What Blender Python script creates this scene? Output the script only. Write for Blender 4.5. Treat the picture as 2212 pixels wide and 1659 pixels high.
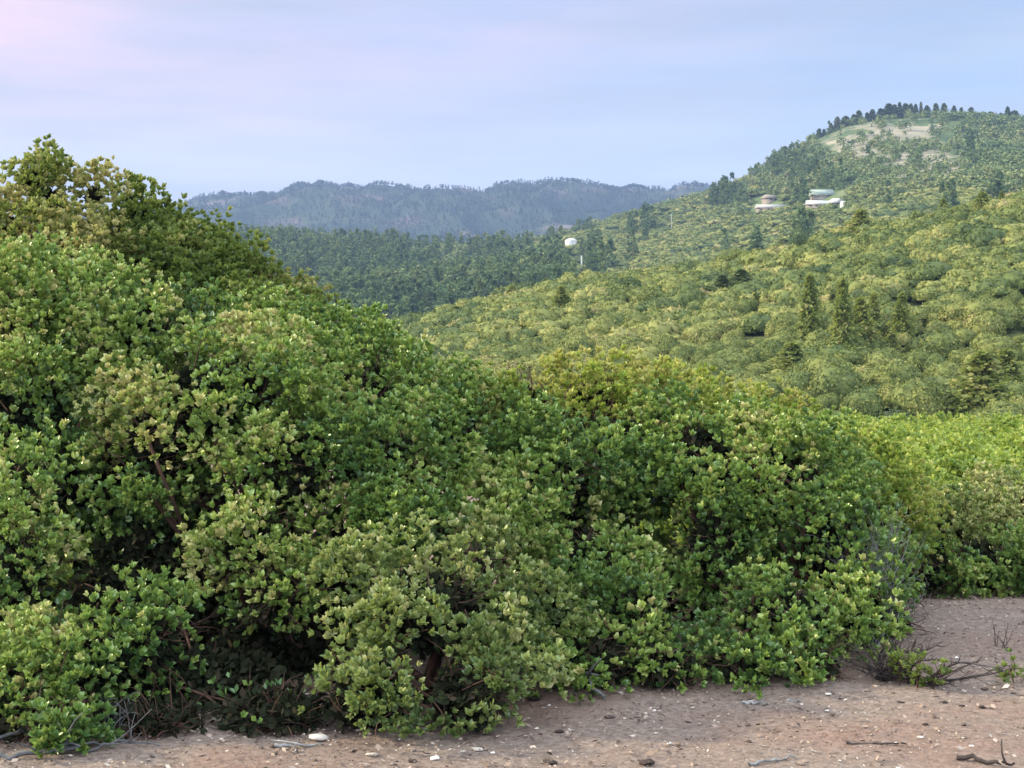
import bpy, math, random
import numpy as np
from mathutils import Vector
for o in list(bpy.data.objects): bpy.data.objects.remove(o)
sc = bpy.context.scene
COL = sc.collection
rad = math.radians
rng = np.random.default_rng(7)
random.seed(7)
# ------------------------------------------------------------------ camera
H = 2.2; F = 1624.0; PITCH = math.atan(94 / F); K = 1024 / 2212.0; F2 = F / K
cam = bpy.data.objects.new('camera', bpy.data.cameras.new('camera')); COL.objects.link(cam)
cam.data.sensor_width = 36; cam.data.lens = 36 * F / 1024
cam.data.clip_start = 0.1; cam.data.clip_end = 40000
cam.location = (0, 0, H); cam.rotation_euler = (rad(90) - PITCH, 0, 0)
sc.camera = cam
# ------------------------------------------------------------------ world
SKY_HI, SKY_BACK = 1.35, 2.2
SUN_EL, SUN_AZ = rad(25), rad(-84)        # azimuth from +Y, negative = to the left
sun_dir = Vector((math.sin(SUN_AZ) * math.cos(SUN_EL), math.cos(SUN_AZ) * math.cos(SUN_EL), math.sin(SUN_EL)))
w = bpy.data.worlds.new('World'); sc.world = w; w.use_nodes = True
nt = w.node_tree; nt.nodes.clear(); N = nt.nodes.new; Lk = nt.links.new
out = N('ShaderNodeOutputWorld'); bg = N('ShaderNodeBackground'); Lk(bg.outputs[0], out.inputs[0])
tc = N('ShaderNodeTexCoord'); sep = N('ShaderNodeSeparateXYZ'); Lk(tc.outputs['Generated'], sep.inputs[0])
mp = N('ShaderNodeMapping'); mp.inputs['Scale'].default_value = (3.2, 3.2, 17); mp.inputs['Rotation'].default_value = (0.06, 0.10, 0)
Lk(tc.outputs['Generated'], mp.inputs[0])
nz = N('ShaderNodeTexNoise'); nz.inputs['Scale'].default_value = 1.5; nz.inputs['Detail'].default_value = 4; nz.inputs['Roughness'].default_value = .5
Lk(mp.outputs[0], nz.inputs['Vector'])
def ramp(stops):
    r = N('ShaderNodeValToRGB'); el = r.color_ramp.elements
    while len(el) < len(stops): el.new(0.5)
    for e, (p, c) in zip(el, stops): e.position = p; e.color = (*c, 1)
    return r
def lin(r, g, b): return tuple(((c / 255) / 12.92 if c / 255 < .04045 else ((c / 255 + .055) / 1.055) ** 2.4) for c in (r, g, b))
def mth(op, a, b=None, clamp=False, NN=None, LL=None):
    m = (NN or N)('ShaderNodeMath'); m.operation = op; m.use_clamp = clamp
    for i, v in enumerate((a, b)):
        if v is None: continue
        if isinstance(v, (int, float)): m.inputs[i].default_value = v
        else: (LL or Lk)(v, m.inputs[i])
    return m.outputs[0]
rl = ramp([(0.0, lin(200, 212, 228)), (0.045, lin(208, 214, 228)), (0.09, lin(216, 213, 230)), (0.15, lin(246, 220, 236)), (0.35, lin(228, 226, 222)), (1, lin(222, 226, 226))])
rr = ramp([(0.0, lin(204, 216, 232)), (0.06, lin(194, 211, 231)), (0.12, lin(186, 208, 235)), (0.18, lin(164, 196, 244)), (0.40, lin(222, 226, 226)), (1, lin(222, 226, 226))])
wob = mth('MULTIPLY', mth('SUBTRACT', nz.outputs[0], 0.5), 0.16)
ev = mth('ADD', sep.outputs[2], wob, True)
Lk(ev, rl.inputs[0]); Lk(ev, rr.inputs[0])
az = mth('ADD', mth('MULTIPLY', sep.outputs[0], 1.9), mth('ADD', mth('MULTIPLY', mth('SUBTRACT', nz.outputs[0], 0.5), 1.0), 0.55), True)
mixs = N('ShaderNodeMix'); mixs.data_type = 'RGBA'; Lk(az, mixs.inputs[0]); Lk(rl.outputs[0], mixs.inputs[6]); Lk(rr.outputs[0], mixs.inputs[7])
nz2 = N('ShaderNodeTexNoise'); nz2.inputs['Scale'].default_value = 1.0; nz2.inputs['Detail'].default_value = 5
mp2 = N('ShaderNodeMapping'); mp2.inputs['Scale'].default_value = (5, 5, 40); mp2.inputs['Location'].default_value = (3, 1, 2); mp2.inputs['Rotation'].default_value = (0, 0.12, 0)
Lk(tc.outputs['Generated'], mp2.inputs[0]); Lk(mp2.outputs[0], nz2.inputs['Vector'])
cl = ramp([(0.38, (0, 0, 0)), (0.66, (1, 1, 1))]); Lk(nz2.outputs[0], cl.inputs[0])
mixc = N('ShaderNodeMix'); mixc.data_type = 'RGBA'; Lk(mth('MULTIPLY', cl.outputs[0], 0.6), mixc.inputs[0]); Lk(mixs.outputs[2], mixc.inputs[6]); mixc.inputs[7].default_value = (*lin(184, 196, 218), 1)
sky = N('ShaderNodeTexSky'); sky.sky_type = 'NISHITA'; sky.sun_disc = False; sky.sun_elevation = SUN_EL; sky.sun_rotation = SUN_AZ
skm = N('ShaderNodeMix'); skm.data_type = 'RGBA'; skm.blend_type = 'MULTIPLY'; skm.inputs[0].default_value = 1; Lk(sky.outputs[0], skm.inputs[6]); skm.inputs[7].default_value = (.1, .1, .1, 1)
mixn = N('ShaderNodeMix'); mixn.data_type = 'RGBA'; mixn.inputs[0].default_value = 0.06; Lk(mixc.outputs[2], mixn.inputs[6]); Lk(skm.outputs[2], mixn.inputs[7])
Lk(mixn.outputs[2], bg.inputs[0])
# sky strength raised overhead and behind the camera as added fill on the foliage
hi = mth('MULTIPLY', mth('SUBTRACT', sep.outputs[2], 0.2), 1.8, True)
bk = mth('MULTIPLY', mth('SUBTRACT', mth('MULTIPLY', sep.outputs[1], -1.0), 0.0), mth('MULTIPLY', sep.outputs[2], 3.0, True), True)
pth = mth('MINIMUM', 4900.0, mth('DIVIDE', 338.0, mth('MAXIMUM', sep.outputs[2], 0.02)))
hor = mth('EXPONENT', mth('MULTIPLY', pth, 1.7e-4))      # brighter low down, where the light comes through the most air
Lk(mth('ADD', mth('ADD', mth('MULTIPLY', hor, 0.585), mth('MULTIPLY', hi, SKY_HI)), mth('MULTIPLY', bk, SKY_BACK)), bg.inputs[1])
# ------------------------------------------------------------------ sun
sl = bpy.data.lights.new('sun', 'SUN'); sl.energy = 5.0; sl.angle = rad(4); sl.color = (1.0, .85, .55)
so = bpy.data.objects.new('sun', sl); COL.objects.link(so); so.rotation_euler = sun_dir.to_track_quat('Z', 'Y').to_euler()
sc.view_settings.view_transform = 'Standard'; sc.view_settings.look = 'None'; sc.view_settings.gamma = 1; sc.view_settings.exposure = 0.68
sc.render.engine = 'CYCLES'
sc.cycles.max_bounces = 6; sc.cycles.diffuse_bounces = 2; sc.cycles.transmission_bounces = 3; sc.cycles.volume_bounces = 0; sc.cycles.transparent_max_bounces = 8

# ------------------------------------------------------------------ helpers
def RAT(row):                      # z rise per metre of depth at a picture row (2212-wide photo units)
    v = (384 - row * K) / F
    return (-math.sin(PITCH) + math.cos(PITCH) * v) / (math.cos(PITCH) + math.sin(PITCH) * v)
def P(px, row, Y):
    v = (384 - row * K) / F; dy = math.cos(PITCH) + math.sin(PITCH) * v
    return np.array([(px * K - 512) / F / dy * Y, Y, H + RAT(row) * Y])
def tag(o, label=None, cat=None, group=None, kind=None):
    if label: o['label'] = label
    if cat: o['category'] = cat
    if group: o['group'] = group
    if kind: o['kind'] = kind
    return o
def mesh(name, V, Fc, mat, smooth=False, tone=None, dom='FACE'):
    """Fc: (n,k) int array or list of such arrays"""
    if not isinstance(Fc, list): Fc = [Fc]
    Fc = [f for f in Fc if len(f)]
    me = bpy.data.meshes.new(name)
    V = np.ascontiguousarray(V, dtype=np.float32)
    me.vertices.add(len(V)); me.vertices.foreach_set('co', V.ravel())
    idx = np.concatenate([f.ravel() for f in Fc]).astype(np.int32)
    tot = np.concatenate([np.full(len(f), f.shape[1]) for f in Fc])
    st = np.concatenate([[0], np.cumsum(tot)[:-1]]).astype(np.int32)
    me.loops.add(len(idx)); me.loops.foreach_set('vertex_index', idx)
    me.polygons.add(len(tot)); me.polygons.foreach_set('loop_start', st)
    if smooth: me.polygons.foreach_set('use_smooth', np.ones(len(tot), dtype=bool))
    me.update(calc_edges=True)
    if tone is not None:
        a = me.attributes.new('tone', 'FLOAT', dom); a.data.foreach_set('value', np.ascontiguousarray(tone, dtype=np.float32))
    me.materials.append(mat)
    return me
def obj(name, me, parent=None, loc=None):
    o = bpy.data.objects.new(name, me); COL.objects.link(o)
    if parent: o.parent = parent
    if loc is not None: o.location = tuple(float(c) for c in loc)
    return o
def empty(name, loc, label, cat, group=None):
    o = bpy.data.objects.new(name, None); COL.objects.link(o); o.location = tuple(float(c) for c in loc); o.empty_display_size = .2
    return tag(o, label, cat, group)
def nrm(a): return a / (np.linalg.norm(a, axis=-1, keepdims=True) + 1e-9)
def rdir(n, r=rng): return nrm(r.normal(size=(n, 3)))
# smooth value noise on numpy arrays
_T = np.random.default_rng(3).random((256, 256))
def vnoise(x, y, s):
    x = np.asarray(x) / s; y = np.asarray(y) / s
    xi = np.floor(x).astype(int); yi = np.floor(y).astype(int); fx = x - xi; fy = y - yi
    fx = fx * fx * (3 - 2 * fx); fy = fy * fy * (3 - 2 * fy)
    g = lambda a, b: _T[a % 256, b % 256]
    return (g(xi, yi) * (1 - fx) + g(xi + 1, yi) * fx) * (1 - fy) + (g(xi, yi + 1) * (1 - fx) + g(xi + 1, yi + 1) * fx) * fy - .5
def fbm(x, y, s, n=4):
    t = 0; a = 1
    for i in range(n): t = t + a * vnoise(x + 17.3 * i, y - 9.1 * i, s); s /= 2; a /= 2
    return t

# ------------------------------------------------------------------ materials
def newmat(name):
    m = bpy.data.materials.new(name); m.use_nodes = True; t = m.node_tree; t.nodes.clear()
    return m, t.nodes.new, t.links.new
def leafmat(name, cols,  rough=.5, transl=.25, tcol=(.35, .42, .06), spec=.4, nscale=2.0, jitter=.35, fine=0):
    """cols: ramp stops by tone; per-leaf random and soft patches shift the tone"""
    m, n, l = newmat(name)
    at = n('ShaderNodeAttribute'); at.attribute_name = 'tone'
    ge = n('ShaderNodeNewGeometry')
    no = n('ShaderNodeTexNoise'); no.inputs['Scale'].default_value = nscale; no.inputs['Detail'].default_value = 2
    l(ge.outputs['Position'], no.inputs['Vector'])
    A = mth('ADD', at.outputs['Fac'], mth('MULTIPLY', mth('SUBTRACT', ge.outputs['Random Per Island'], .5, NN=n, LL=l), jitter, NN=n, LL=l), NN=n, LL=l)
    A = mth('ADD', A, mth('MULTIPLY', mth('SUBTRACT', no.outputs[0], .5, NN=n, LL=l), 1.0, NN=n, LL=l), True, NN=n, LL=l)
    if fine:
        nf = n('ShaderNodeTexNoise'); nf.inputs['Scale'].default_value = fine; nf.inputs['Detail'].default_value = 4; l(ge.outputs['Position'], nf.inputs['Vector'])
        A = mth('ADD', A, mth('MULTIPLY', mth('SUBTRACT', nf.outputs[0], .5, NN=n, LL=l), .55, NN=n, LL=l), True, NN=n, LL=l)
    r = n('ShaderNodeValToRGB'); el = r.color_ramp.elements
    while len(el) < len(cols): el.new(.5)
    for e, (p, c) in zip(el, cols): e.position = p; e.color = (*c, 1)
    l(A, r.inputs[0])
    b = n('ShaderNodeBsdfPrincipled'); b.inputs['Roughness'].default_value = rough; b.inputs['Specular IOR Level'].default_value = spec
    l(r.outputs[0], b.inputs['Base Color'])
    tr = n('ShaderNodeBsdfTranslucent')
    mx = n('ShaderNodeMix'); mx.data_type = 'RGBA'; mx.inputs[0].default_value = .5; l(r.outputs[0], mx.inputs[6]); mx.inputs[7].default_value = (*tcol, 1)
    l(mx.outputs[2], tr.inputs[0])
    ms = n('ShaderNodeMixShader'); ms.inputs[0].default_value = transl; l(b.outputs[0], ms.inputs[1]); l(tr.outputs[0], ms.inputs[2])
    o = n('ShaderNodeOutputMaterial'); l(ms.outputs[0], o.inputs[0])
    return m
def simplemat(name, stops, scale=5, rough=.9, bump=0, bscale=40, detail=6, spec=.2):
    m, n, l = newmat(name)
    g = n('ShaderNodeNewGeometry'); no = n('ShaderNodeTexNoise'); no.inputs['Scale'].default_value = scale; no.inputs['Detail'].default_value = detail
    l(g.outputs['Position'], no.inputs['Vector'])
    r = n('ShaderNodeValToRGB'); el = r.color_ramp.elements
    while len(el) < len(stops): el.new(.5)
    for e, (p, c) in zip(el, stops): e.position = p; e.color = (*c, 1)
    l(no.outputs[0], r.inputs[0])
    b = n('ShaderNodeBsdfPrincipled'); b.inputs['Roughness'].default_value = rough; b.inputs['Specular IOR Level'].default_value = spec
    l(r.outputs[0], b.inputs['Base Color'])
    if bump:
        n2 = n('ShaderNodeTexNoise'); n2.inputs['Scale'].default_value = bscale; n2.inputs['Detail'].default_value = 6; l(g.outputs['Position'], n2.inputs['Vector'])
        bp = n('ShaderNodeBump'); bp.inputs['Strength'].default_value = bump; bp.inputs['Distance'].default_value = .03; l(n2.outputs[0], bp.inputs['Height']); l(bp.outputs[0], b.inputs['Normal'])
    o = n('ShaderNodeOutputMaterial'); l(b.outputs[0], o.inputs[0])
    return m
G = lambda *s: list(s)
M = {}
M['manz'] = leafmat('manzanita_leaf', G((0, (.06, .135, .045)), (.35, (.14, .25, .058)), (.62, (.25, .355, .08)), (.82, (.37, .445, .14)), (1, (.45, .42, .18))), rough=.33, spec=.65, transl=.22)
M['olive'] = leafmat('olive_manzanita_leaf', G((0, (.07, .13, .05)), (.4, (.16, .23, .07)), (.7, (.27, .33, .11)), (1, (.40, .40, .18))), rough=.34, spec=.65, transl=.25)
M['dull'] = leafmat('dull_oak_leaf', G((0, (.06, .11, .03)), (.5, (.14, .20, .05)), (.8, (.28, .31, .10)), (1, (.46, .41, .18))), rough=.42, transl=.35)
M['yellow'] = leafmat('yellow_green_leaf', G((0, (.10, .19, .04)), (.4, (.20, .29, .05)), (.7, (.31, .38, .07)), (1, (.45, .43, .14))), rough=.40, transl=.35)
M['hill'] = leafmat('chaparral_leaf', G((0, (.038, .072, .02)), (.35, (.095, .132, .03)), (.6, (.165, .19, .044)), (.8, (.24, .25, .07)), (1, (.26, .22, .10))), rough=.7, nscale=.045, transl=.15, jitter=.15, fine=1.2)
M['pine'] = leafmat('pine_needle', G((0, (.04, .08, .035)), (.5, (.08, .13, .045)), (.8, (.15, .17, .06)), (1, (.22, .18, .08))), rough=.6, nscale=.03, transl=.15)
M['forest'] = leafmat('forest_leaf', G((0, (.045, .095, .04)), (.45, (.105, .165, .055)), (.75, (.19, .235, .08)), (1, (.27, .26, .11))), rough=.7, nscale=.008, transl=.15)
M['softpine'] = leafmat('olive_needle', G((0, (.09, .135, .035)), (.5, (.165, .215, .055)), (.8, (.25, .275, .08)), (1, (.32, .28, .11))), rough=.6, nscale=.3, transl=.4)
M['ridge'] = leafmat('ridge_needle', G((0, (.02, .045, .025)), (.5, (.04, .07, .03)), (1, (.08, .09, .05))), rough=.7, nscale=.004, transl=.1)
M['inner'] = leafmat('shade_black_dead_leaf', G((0, (.010, .014, .007)), (.6, (.02, .024, .014)), (1, (.05, .04, .028))), rough=.9, transl=0, spec=.05)  # dead inner leaves coloured near black to paint shade in crown gaps
M['bark'] = simplemat('manzanita_bark', G((.3, (.035, .02, .016)), (.6, (.09, .05, .038)), (.8, (.16, .12, .10))), scale=9)
M['twig'] = simplemat('dead_grey_wood', G((.3, (.10, .10, .10)), (.6, (.24, .25, .25)), (.8, (.42, .43, .42))), scale=14)
M['greytwig'] = simplemat('shaded_grey_wood', G((.3, (.05, .05, .055)), (.7, (.14, .145, .15))), scale=14)  # darker copy of the grey wood, shade put into its colour
M['darktwig'] = simplemat('old_dark_wood', G((.3, (.02, .018, .018)), (.7, (.08, .065, .06))), scale=14)
M['stone'] = simplemat('pale_stone', G((.3, (.28, .25, .22)), (.7, (.55, .52, .48))), scale=12, bump=.4)
M['litter'] = leafmat('leaf_litter', G((0, (.05, .035, .03)), (.4, (.17, .125, .10)), (.75, (.30, .24, .20)), (1, (.46, .42, .37))), rough=.8, transl=0, nscale=1.2, jitter=.5)

# ------------------------------------------------------------------ leaves
def leaves(C, A, L, n, r=rng, simple=False, tone=.4, tvar=.12, spread=(25, 80), width=.30):
    """rosettes of n leaves about axis A at C -> verts, faces, tone per face"""
    m = len(C); C = np.repeat(C, n, 0); A = np.repeat(A, n, 0); N_ = m * n
    tone = np.broadcast_to(np.asarray(tone, float), (m,)); tn = np.repeat(tone + r.normal(size=m) * tvar, n)
    L = np.repeat(np.broadcast_to(np.asarray(L, float), (m,)), n) * r.uniform(.7, 1.2, N_)
    L = L[:, None] * np.repeat(r.uniform(.75, 1.25, m), n)[:, None]
    ref = rdir(N_, r); R = nrm(np.cross(A, ref))
    t = np.radians(r.uniform(spread[0], spread[1], N_))[:, None]
    D = A * np.cos(t) + R * np.sin(t)
    D = nrm(D)
    Nn = nrm(A * np.sin(t) - R * np.cos(t)); S = nrm(np.cross(D, Nn))
    tw = r.normal(size=(N_, 1)) * .5
    S2 = S * np.cos(tw) + Nn * np.sin(tw); N2 = -S * np.sin(tw) + Nn * np.cos(tw)
    B = C + D * L * .12
    if simple:
        V = np.stack([B, B + D * L * .55 + S2 * L * width, B + D * L, B + D * L * .55 - S2 * L * width], 1).reshape(-1, 3)
        Fa = np.arange(N_ * 4).reshape(-1, 4)
        return V, Fa, tn
    up = N2 * L * .10
    V = np.stack([B, B + D * L * .35 + S2 * L * width * .95 + up, B + D * L * .75 + S2 * L * width * .62 + up, B + D * L * 1.0 - up * .4,
                  B + D * L * .75 - S2 * L * width * .62 + up, B + D * L * .35 - S2 * L * width * .95 + up], 1).reshape(-1, 3)
    i = np.arange(N_)[:, None] * 6
    Fa = np.concatenate([i + np.array([[0, 1, 2, 3]]), i + np.array([[0, 3, 4, 5]])], 1).reshape(-1, 4)
    return V, Fa, np.repeat(tn, 2)
def tubes(paths, sides=5):
    """paths: list of (pts (k,3), radii (k,))"""
    Vs, Fs, b = [], [], 0
    for pts, rr_ in paths:
        pts = np.asarray(pts, float); k = len(pts); rr_ = np.broadcast_to(rr_, (k,))
        T_ = nrm(np.gradient(pts, axis=0)); ref = np.array([0.31, .52, .79]); U = nrm(np.cross(T_, ref)); W = np.cross(T_, U)
        a = np.arange(sides) * 2 * np.pi / sides
        ring = pts[:, None] + (U[:, None] * np.cos(a)[None, :, None] + W[:, None] * np.sin(a)[None, :, None]) * rr_[:, None, None]
        Vs.append(ring.reshape(-1, 3))
        i = np.arange(k - 1)[:, None] * sides; j = np.arange(sides)[None]; j2 = (j + 1) % sides
        Fs.append((np.stack([i + j, i + j2, i + sides + j2, i + sides + j], -1)).reshape(-1, 4) + b); b += k * sides
    return np.concatenate(Vs), np.concatenate(Fs)
def limb(a, b, r0, r1, k=7, bend=.15, r=rng):
    a = np.asarray(a, float); b = np.asarray(b, float); L = np.linalg.norm(b - a); t = np.linspace(0, 1, k)[:, None]
    off = r.normal(size=3) * L * bend; wig = np.cumsum(r.normal(size=(k, 3)) * L * .02, 0); wig -= wig * (1 - t)
    p = a + (b - a) * t + off * np.sin(np.pi * t) + wig * t
    p[:, 2] += -.1 * L * np.sin(np.pi * t[:, 0]) * 0
    return p, np.linspace(r0, r1, k)

# ------------------------------------------------------------------ terrain table
px_of = lambda s: 1106 + s * F2
def curve(pts):
    a = np.array(pts, float); return lambda px: np.interp(px, a[:, 0], a[:, 1])
rowC = curve([(-2500, 900), (0, 850), (600, 770), (800, 716), (900, 700), (1000, 676), (1100, 650), (1200, 630), (1300, 614), (1450, 597), (1580, 582), (1700, 557), (1800, 527), (1900, 502), (1950, 497), (2050, 477), (2150, 457), (2212, 447), (2600, 400), (4500, 330)])
rowB1 = curve([(-2500, 700), (0, 700), (600, 742), (800, 730), (1000, 700), (1200, 650), (1450, 615), (1700, 570), (1900, 522), (2212, 470), (2600, 430), (4500, 380)])
rowB = curve([(-2500, 560), (0, 540), (560, 518), (700, 526), (900, 536), (1000, 538), (1100, 536), (1160, 524), (1200, 512), (1260, 500), (1320, 484), (1400, 460), (1480, 440), (1530, 428), (1600, 402), (1640, 376), (1700, 344), (1760, 308), (1820, 282), (1880, 268), (1950, 262), (2110, 264), (2212, 270), (2400, 290), (2800, 350), (4500, 430)])
rowA = curve([(-2500, 470), (0, 500), (300, 470), (400, 442), (430, 424), (500, 416), (560, 415), (600, 412), (640, 396), (680, 390), (730, 397), (780, 400), (830, 407), (860, 413), (880, 408), (920, 407), (960, 405), (1000, 412), (1050, 426), (1080, 416), (1130, 408), (1180, 405), (1230, 406), (1260, 409), (1320, 401), (1400, 403), (1440, 410), (1480, 415), (1600, 425), (1900, 440), (2212, 440), (3000, 470), (4500, 500)])
S_ = np.concatenate([np.linspace(-1.3, -.42, 45), np.linspace(-.41, .41, 340), np.linspace(.42, 1.3, 45)])
pxs = px_of(S_)
RV = np.vectorize(RAT)
Yk = [45, 62, 85, 130, 300, 430, 600, 900, 1150, 1400, 1750, 2500, 3100, 4500, 4950]
zk = []
zC = H + RV(rowC(pxs)) * 300 - 0.6
zB1 = H + RV(rowB1(pxs)) * 600
zB = H + RV(rowB(pxs)) * 1400
zA = H + RV(rowA(pxs) - 6 * vnoise(pxs, 0 * pxs + 5, 46) - 4 * vnoise(pxs, 0 * pxs + 2, 17) - 2 * vnoise(pxs, 0 * pxs + 2, 8)) * 4500
zc0 = H + RAT(935) * 130 - 1.0
one = np.ones_like(S_)
zk = [-2.6 * one, -7 * one, -11 * one, zc0 * one, zC, np.minimum(zC - 22, H + RV(rowB1(pxs)) * 430 - 12), zB1 - 6,
      zB1 * .62 + zB * .38 - 8, zB1 * .33 + zB * .67 - 4, zB, zB - 60, 35 * one, 62 * one, zA - 6, zA - 60]
zk = np.array(zk)                                   # (knots, S)
lY = np.log(Yk); lYg = np.unique(np.concatenate([np.linspace(lY[0], lY[-1], 520), np.log([1390, 1400, 1410, 4480, 4500, 4520, 300, 295, 305])]))
h = np.diff(lY); dl = np.diff(zk, axis=0) / h[:, None]
mm = np.zeros_like(zk)
for i in range(1, len(lY) - 1):
    ok = dl[i - 1] * dl[i] > 0
    mm[i] = np.where(ok, 2 * dl[i - 1] * dl[i] / (dl[i - 1] + dl[i] + 1e-9), 0)
ix = np.clip(np.searchsorted(lY, lYg, side='right') - 1, 0, len(lY) - 2); tt = ((lYg - lY[ix]) / h[ix])[:, None]; hh = h[ix][:, None]
ZT = (2 * tt**3 - 3 * tt**2 + 1) * zk[ix] + (tt**3 - 2 * tt**2 + tt) * hh * mm[ix] + (-2 * tt**3 + 3 * tt**2) * zk[ix + 1] + (tt**3 - tt**2) * hh * mm[ix + 1]
Yg = np.exp(lYg); XX = S_[None] * Yg[:, None]; YY = np.broadcast_to(Yg[:, None], XX.shape)
amp = np.interp(Yg, [45, 130, 300, 600, 1300, 1400, 1500, 3000, 3300, 4200, 4500, 4950], [.1, .8, .4, 5, 9, 1, 8, 15, 45, 45, 2, 8])[:, None]
scl = [(40, 300), (180, 1600), (500, 15001)]
nsm = np.where(YY < 350, fbm(XX, YY, 35, 3), np.where(YY < 1800, fbm(XX, YY, 150, 4), fbm(XX, YY, 520, 5)))
# ridged gullies on the far mountain
rdg = -np.abs(fbm(XX * 1.3, YY * .6, 420, 4)) * 2 + .35
nsm = np.where(YY > 2600, rdg * 1.6, nsm)
ZT = ZT + nsm * amp
def near_z(x, y):
    b = np.interp(y, [-100, 11.3, 14, 20, 40, 45], [0, 0, -.35, -.9, -2.0, -2.6])
    return b + fbm(x, y, 2.2, 3) * .05
def TZ(x, y):
    x = np.atleast_1d(np.asarray(x, float)); y = np.atleast_1d(np.asarray(y, float))
    yy = np.maximum(y, 45.0); s = np.clip(x / yy, S_[0], S_[-1]); l = np.log(yy)
    i = np.clip(np.searchsorted(S_, s) - 1, 0, len(S_) - 2); j = np.clip(np.searchsorted(lYg, l) - 1, 0, len(lYg) - 2)
    fs = (s - S_[i]) / (S_[i + 1] - S_[i]); fl = (l - lYg[j]) / (lYg[j + 1] - lYg[j])
    z = (ZT[j, i] * (1 - fs) + ZT[j, i + 1] * fs) * (1 - fl) + (ZT[j + 1, i] * (1 - fs) + ZT[j + 1, i + 1] * fs) * fl
    return np.where(y < 45, near_z(x, y), z)
def gridfaces(a, b):
    i = np.arange(a - 1)[:, None] * b; j = np.arange(b - 1)[None]
    return np.stack([i + j, i + j + 1, i + b + j + 1, i + b + j], -1).reshape(-1, 4)

# ground material
def ground_material():
    m, n, l = newmat('dirt_ground'); g = n('ShaderNodeNewGeometry')
    def noise(s, d=8, ro=.6):
        x = n('ShaderNodeTexNoise'); x.inputs['Scale'].default_value = s; x.inputs['Detail'].default_value = d; x.inputs['Roughness'].default_value = ro; l(g.outputs['Position'], x.inputs['Vector']); return x.outputs[0]
    def rp(src, stops):
        r = n('ShaderNodeValToRGB'); el = r.color_ramp.elements
        while len(el) < len(stops): el.new(.5)
        for e, (p, c) in zip(el, stops): e.position = p; e.color = (*c, 1)
        l(src, r.inputs[0]); return r.outputs[0]
    a = rp(noise(22, 10, .75), [(.28, (.11, .086, .075)), (.48, (.205, .163, .142)), (.62, (.28, .228, .20)), (.78, (.38, .33, .295))])
    b = rp(noise(30, 8, .7), [(.3, (.13, .088, .073)), (.55, (.25, .17, .14)), (.75, (.36, .27, .22))])
    f1 = rp(noise(.55, 4), [(.45, (0, 0, 0)), (.62, (1, 1, 1))])
    mx = n('ShaderNodeMix'); mx.data_type = 'RGBA'; l(f1, mx.inputs[0]); l(a, mx.inputs[6]); l(b, mx.inputs[7])
    sp = n('ShaderNodeTexVoronoi'); sp.inputs['Scale'].default_value = 34; l(g.outputs['Position'], sp.inputs['Vector'])
    dk = rp(sp.outputs['Distance'], [(.0, (.35, .35, .35)), (.35, (1, 1, 1))])
    mu = n('ShaderNodeMix'); mu.data_type = 'RGBA'; mu.blend_type = 'MULTIPLY'; mu.inputs[0].default_value = .6; l(mx.outputs[2], mu.inputs[6]); l(dk, mu.inputs[7])
    bs = n('ShaderNodeBsdfPrincipled'); bs.inputs['Roughness'].default_value = .95; bs.inputs['Specular IOR Level'].default_value = .1; l(mu.outputs[2], bs.inputs['Base Color'])
    bp = n('ShaderNodeBump'); bp.inputs['Strength'].default_value = .8; bp.inputs['Distance'].default_value = .03; l(noise(26, 8, .7), bp.inputs['Height']); l(bp.outputs[0], bs.inputs['Normal'])
    o = n('ShaderNodeOutputMaterial'); l(bs.outputs[0], o.inputs[0]); return m
M['ground'] = ground_material()
M['scrubsoil'] = simplemat('scrub_covered_soil', G((.3, (.05, .06, .03)), (.5, (.08, .10, .04)), (.65, (.13, .12, .06)), (.75, (.2, .16, .12))), scale=.12)
M['forestfloor'] = simplemat('forest_floor', G((.3, (.04, .07, .03)), (.55, (.08, .12, .045)), (.75, (.13, .15, .07))), scale=.03)
def hill_material():
    # green scrub with a bare tan and grey slope below the summit (a real patch at a fixed place)
    m, n, l = newmat('hill_scrub_and_bare_soil'); g = n('ShaderNodeNewGeometry')
    def noise(s, d=6, ro=.6):
        x = n('ShaderNodeTexNoise'); x.inputs['Scale'].default_value = s; x.inputs['Detail'].default_value = d; x.inputs['Roughness'].default_value = ro; l(g.outputs['Position'], x.inputs['Vector']); return x.outputs[0]
    at = n('ShaderNodeAttribute'); at.attribute_name = 'tone'
    r1 = n('ShaderNodeValToRGB'); e = r1.color_ramp.elements; e[0].position = .35; e[0].color = (.05, .085, .035, 1); e[1].position = .7; e[1].color = (.12, .16, .06, 1); l(noise(.03), r1.inputs[0])
    r2 = n('ShaderNodeValToRGB'); e = r2.color_ramp.elements; e[0].position = .35; e[0].color = (.17, .17, .12, 1); e[1].position = .65; e[1].color = (.29, .265, .20, 1); l(noise(.02), r2.inputs[0])
    f = mth('MULTIPLY', mth('ADD', mth('SUBTRACT', at.outputs['Fac'], .42, NN=n, LL=l), mth('MULTIPLY', mth('SUBTRACT', noise(.05, 5, .7), .5, NN=n, LL=l), 2.6, NN=n, LL=l), NN=n, LL=l), 5.0, True, NN=n, LL=l)
    mx = n('ShaderNodeMix'); mx.data_type = 'RGBA'; l(f, mx.inputs[0]); l(r1.outputs[0], mx.inputs[6]); l(r2.outputs[0], mx.inputs[7])
    b = n('ShaderNodeBsdfPrincipled'); b.inputs['Roughness'].default_value = .95; b.inputs['Specular IOR Level'].default_value = .1; l(mx.outputs[2], b.inputs['Base Color'])
    o = n('ShaderNodeOutputMaterial'); l(b.outputs[0], o.inputs[0]); return m
M['hillB'] = hill_material()
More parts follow.
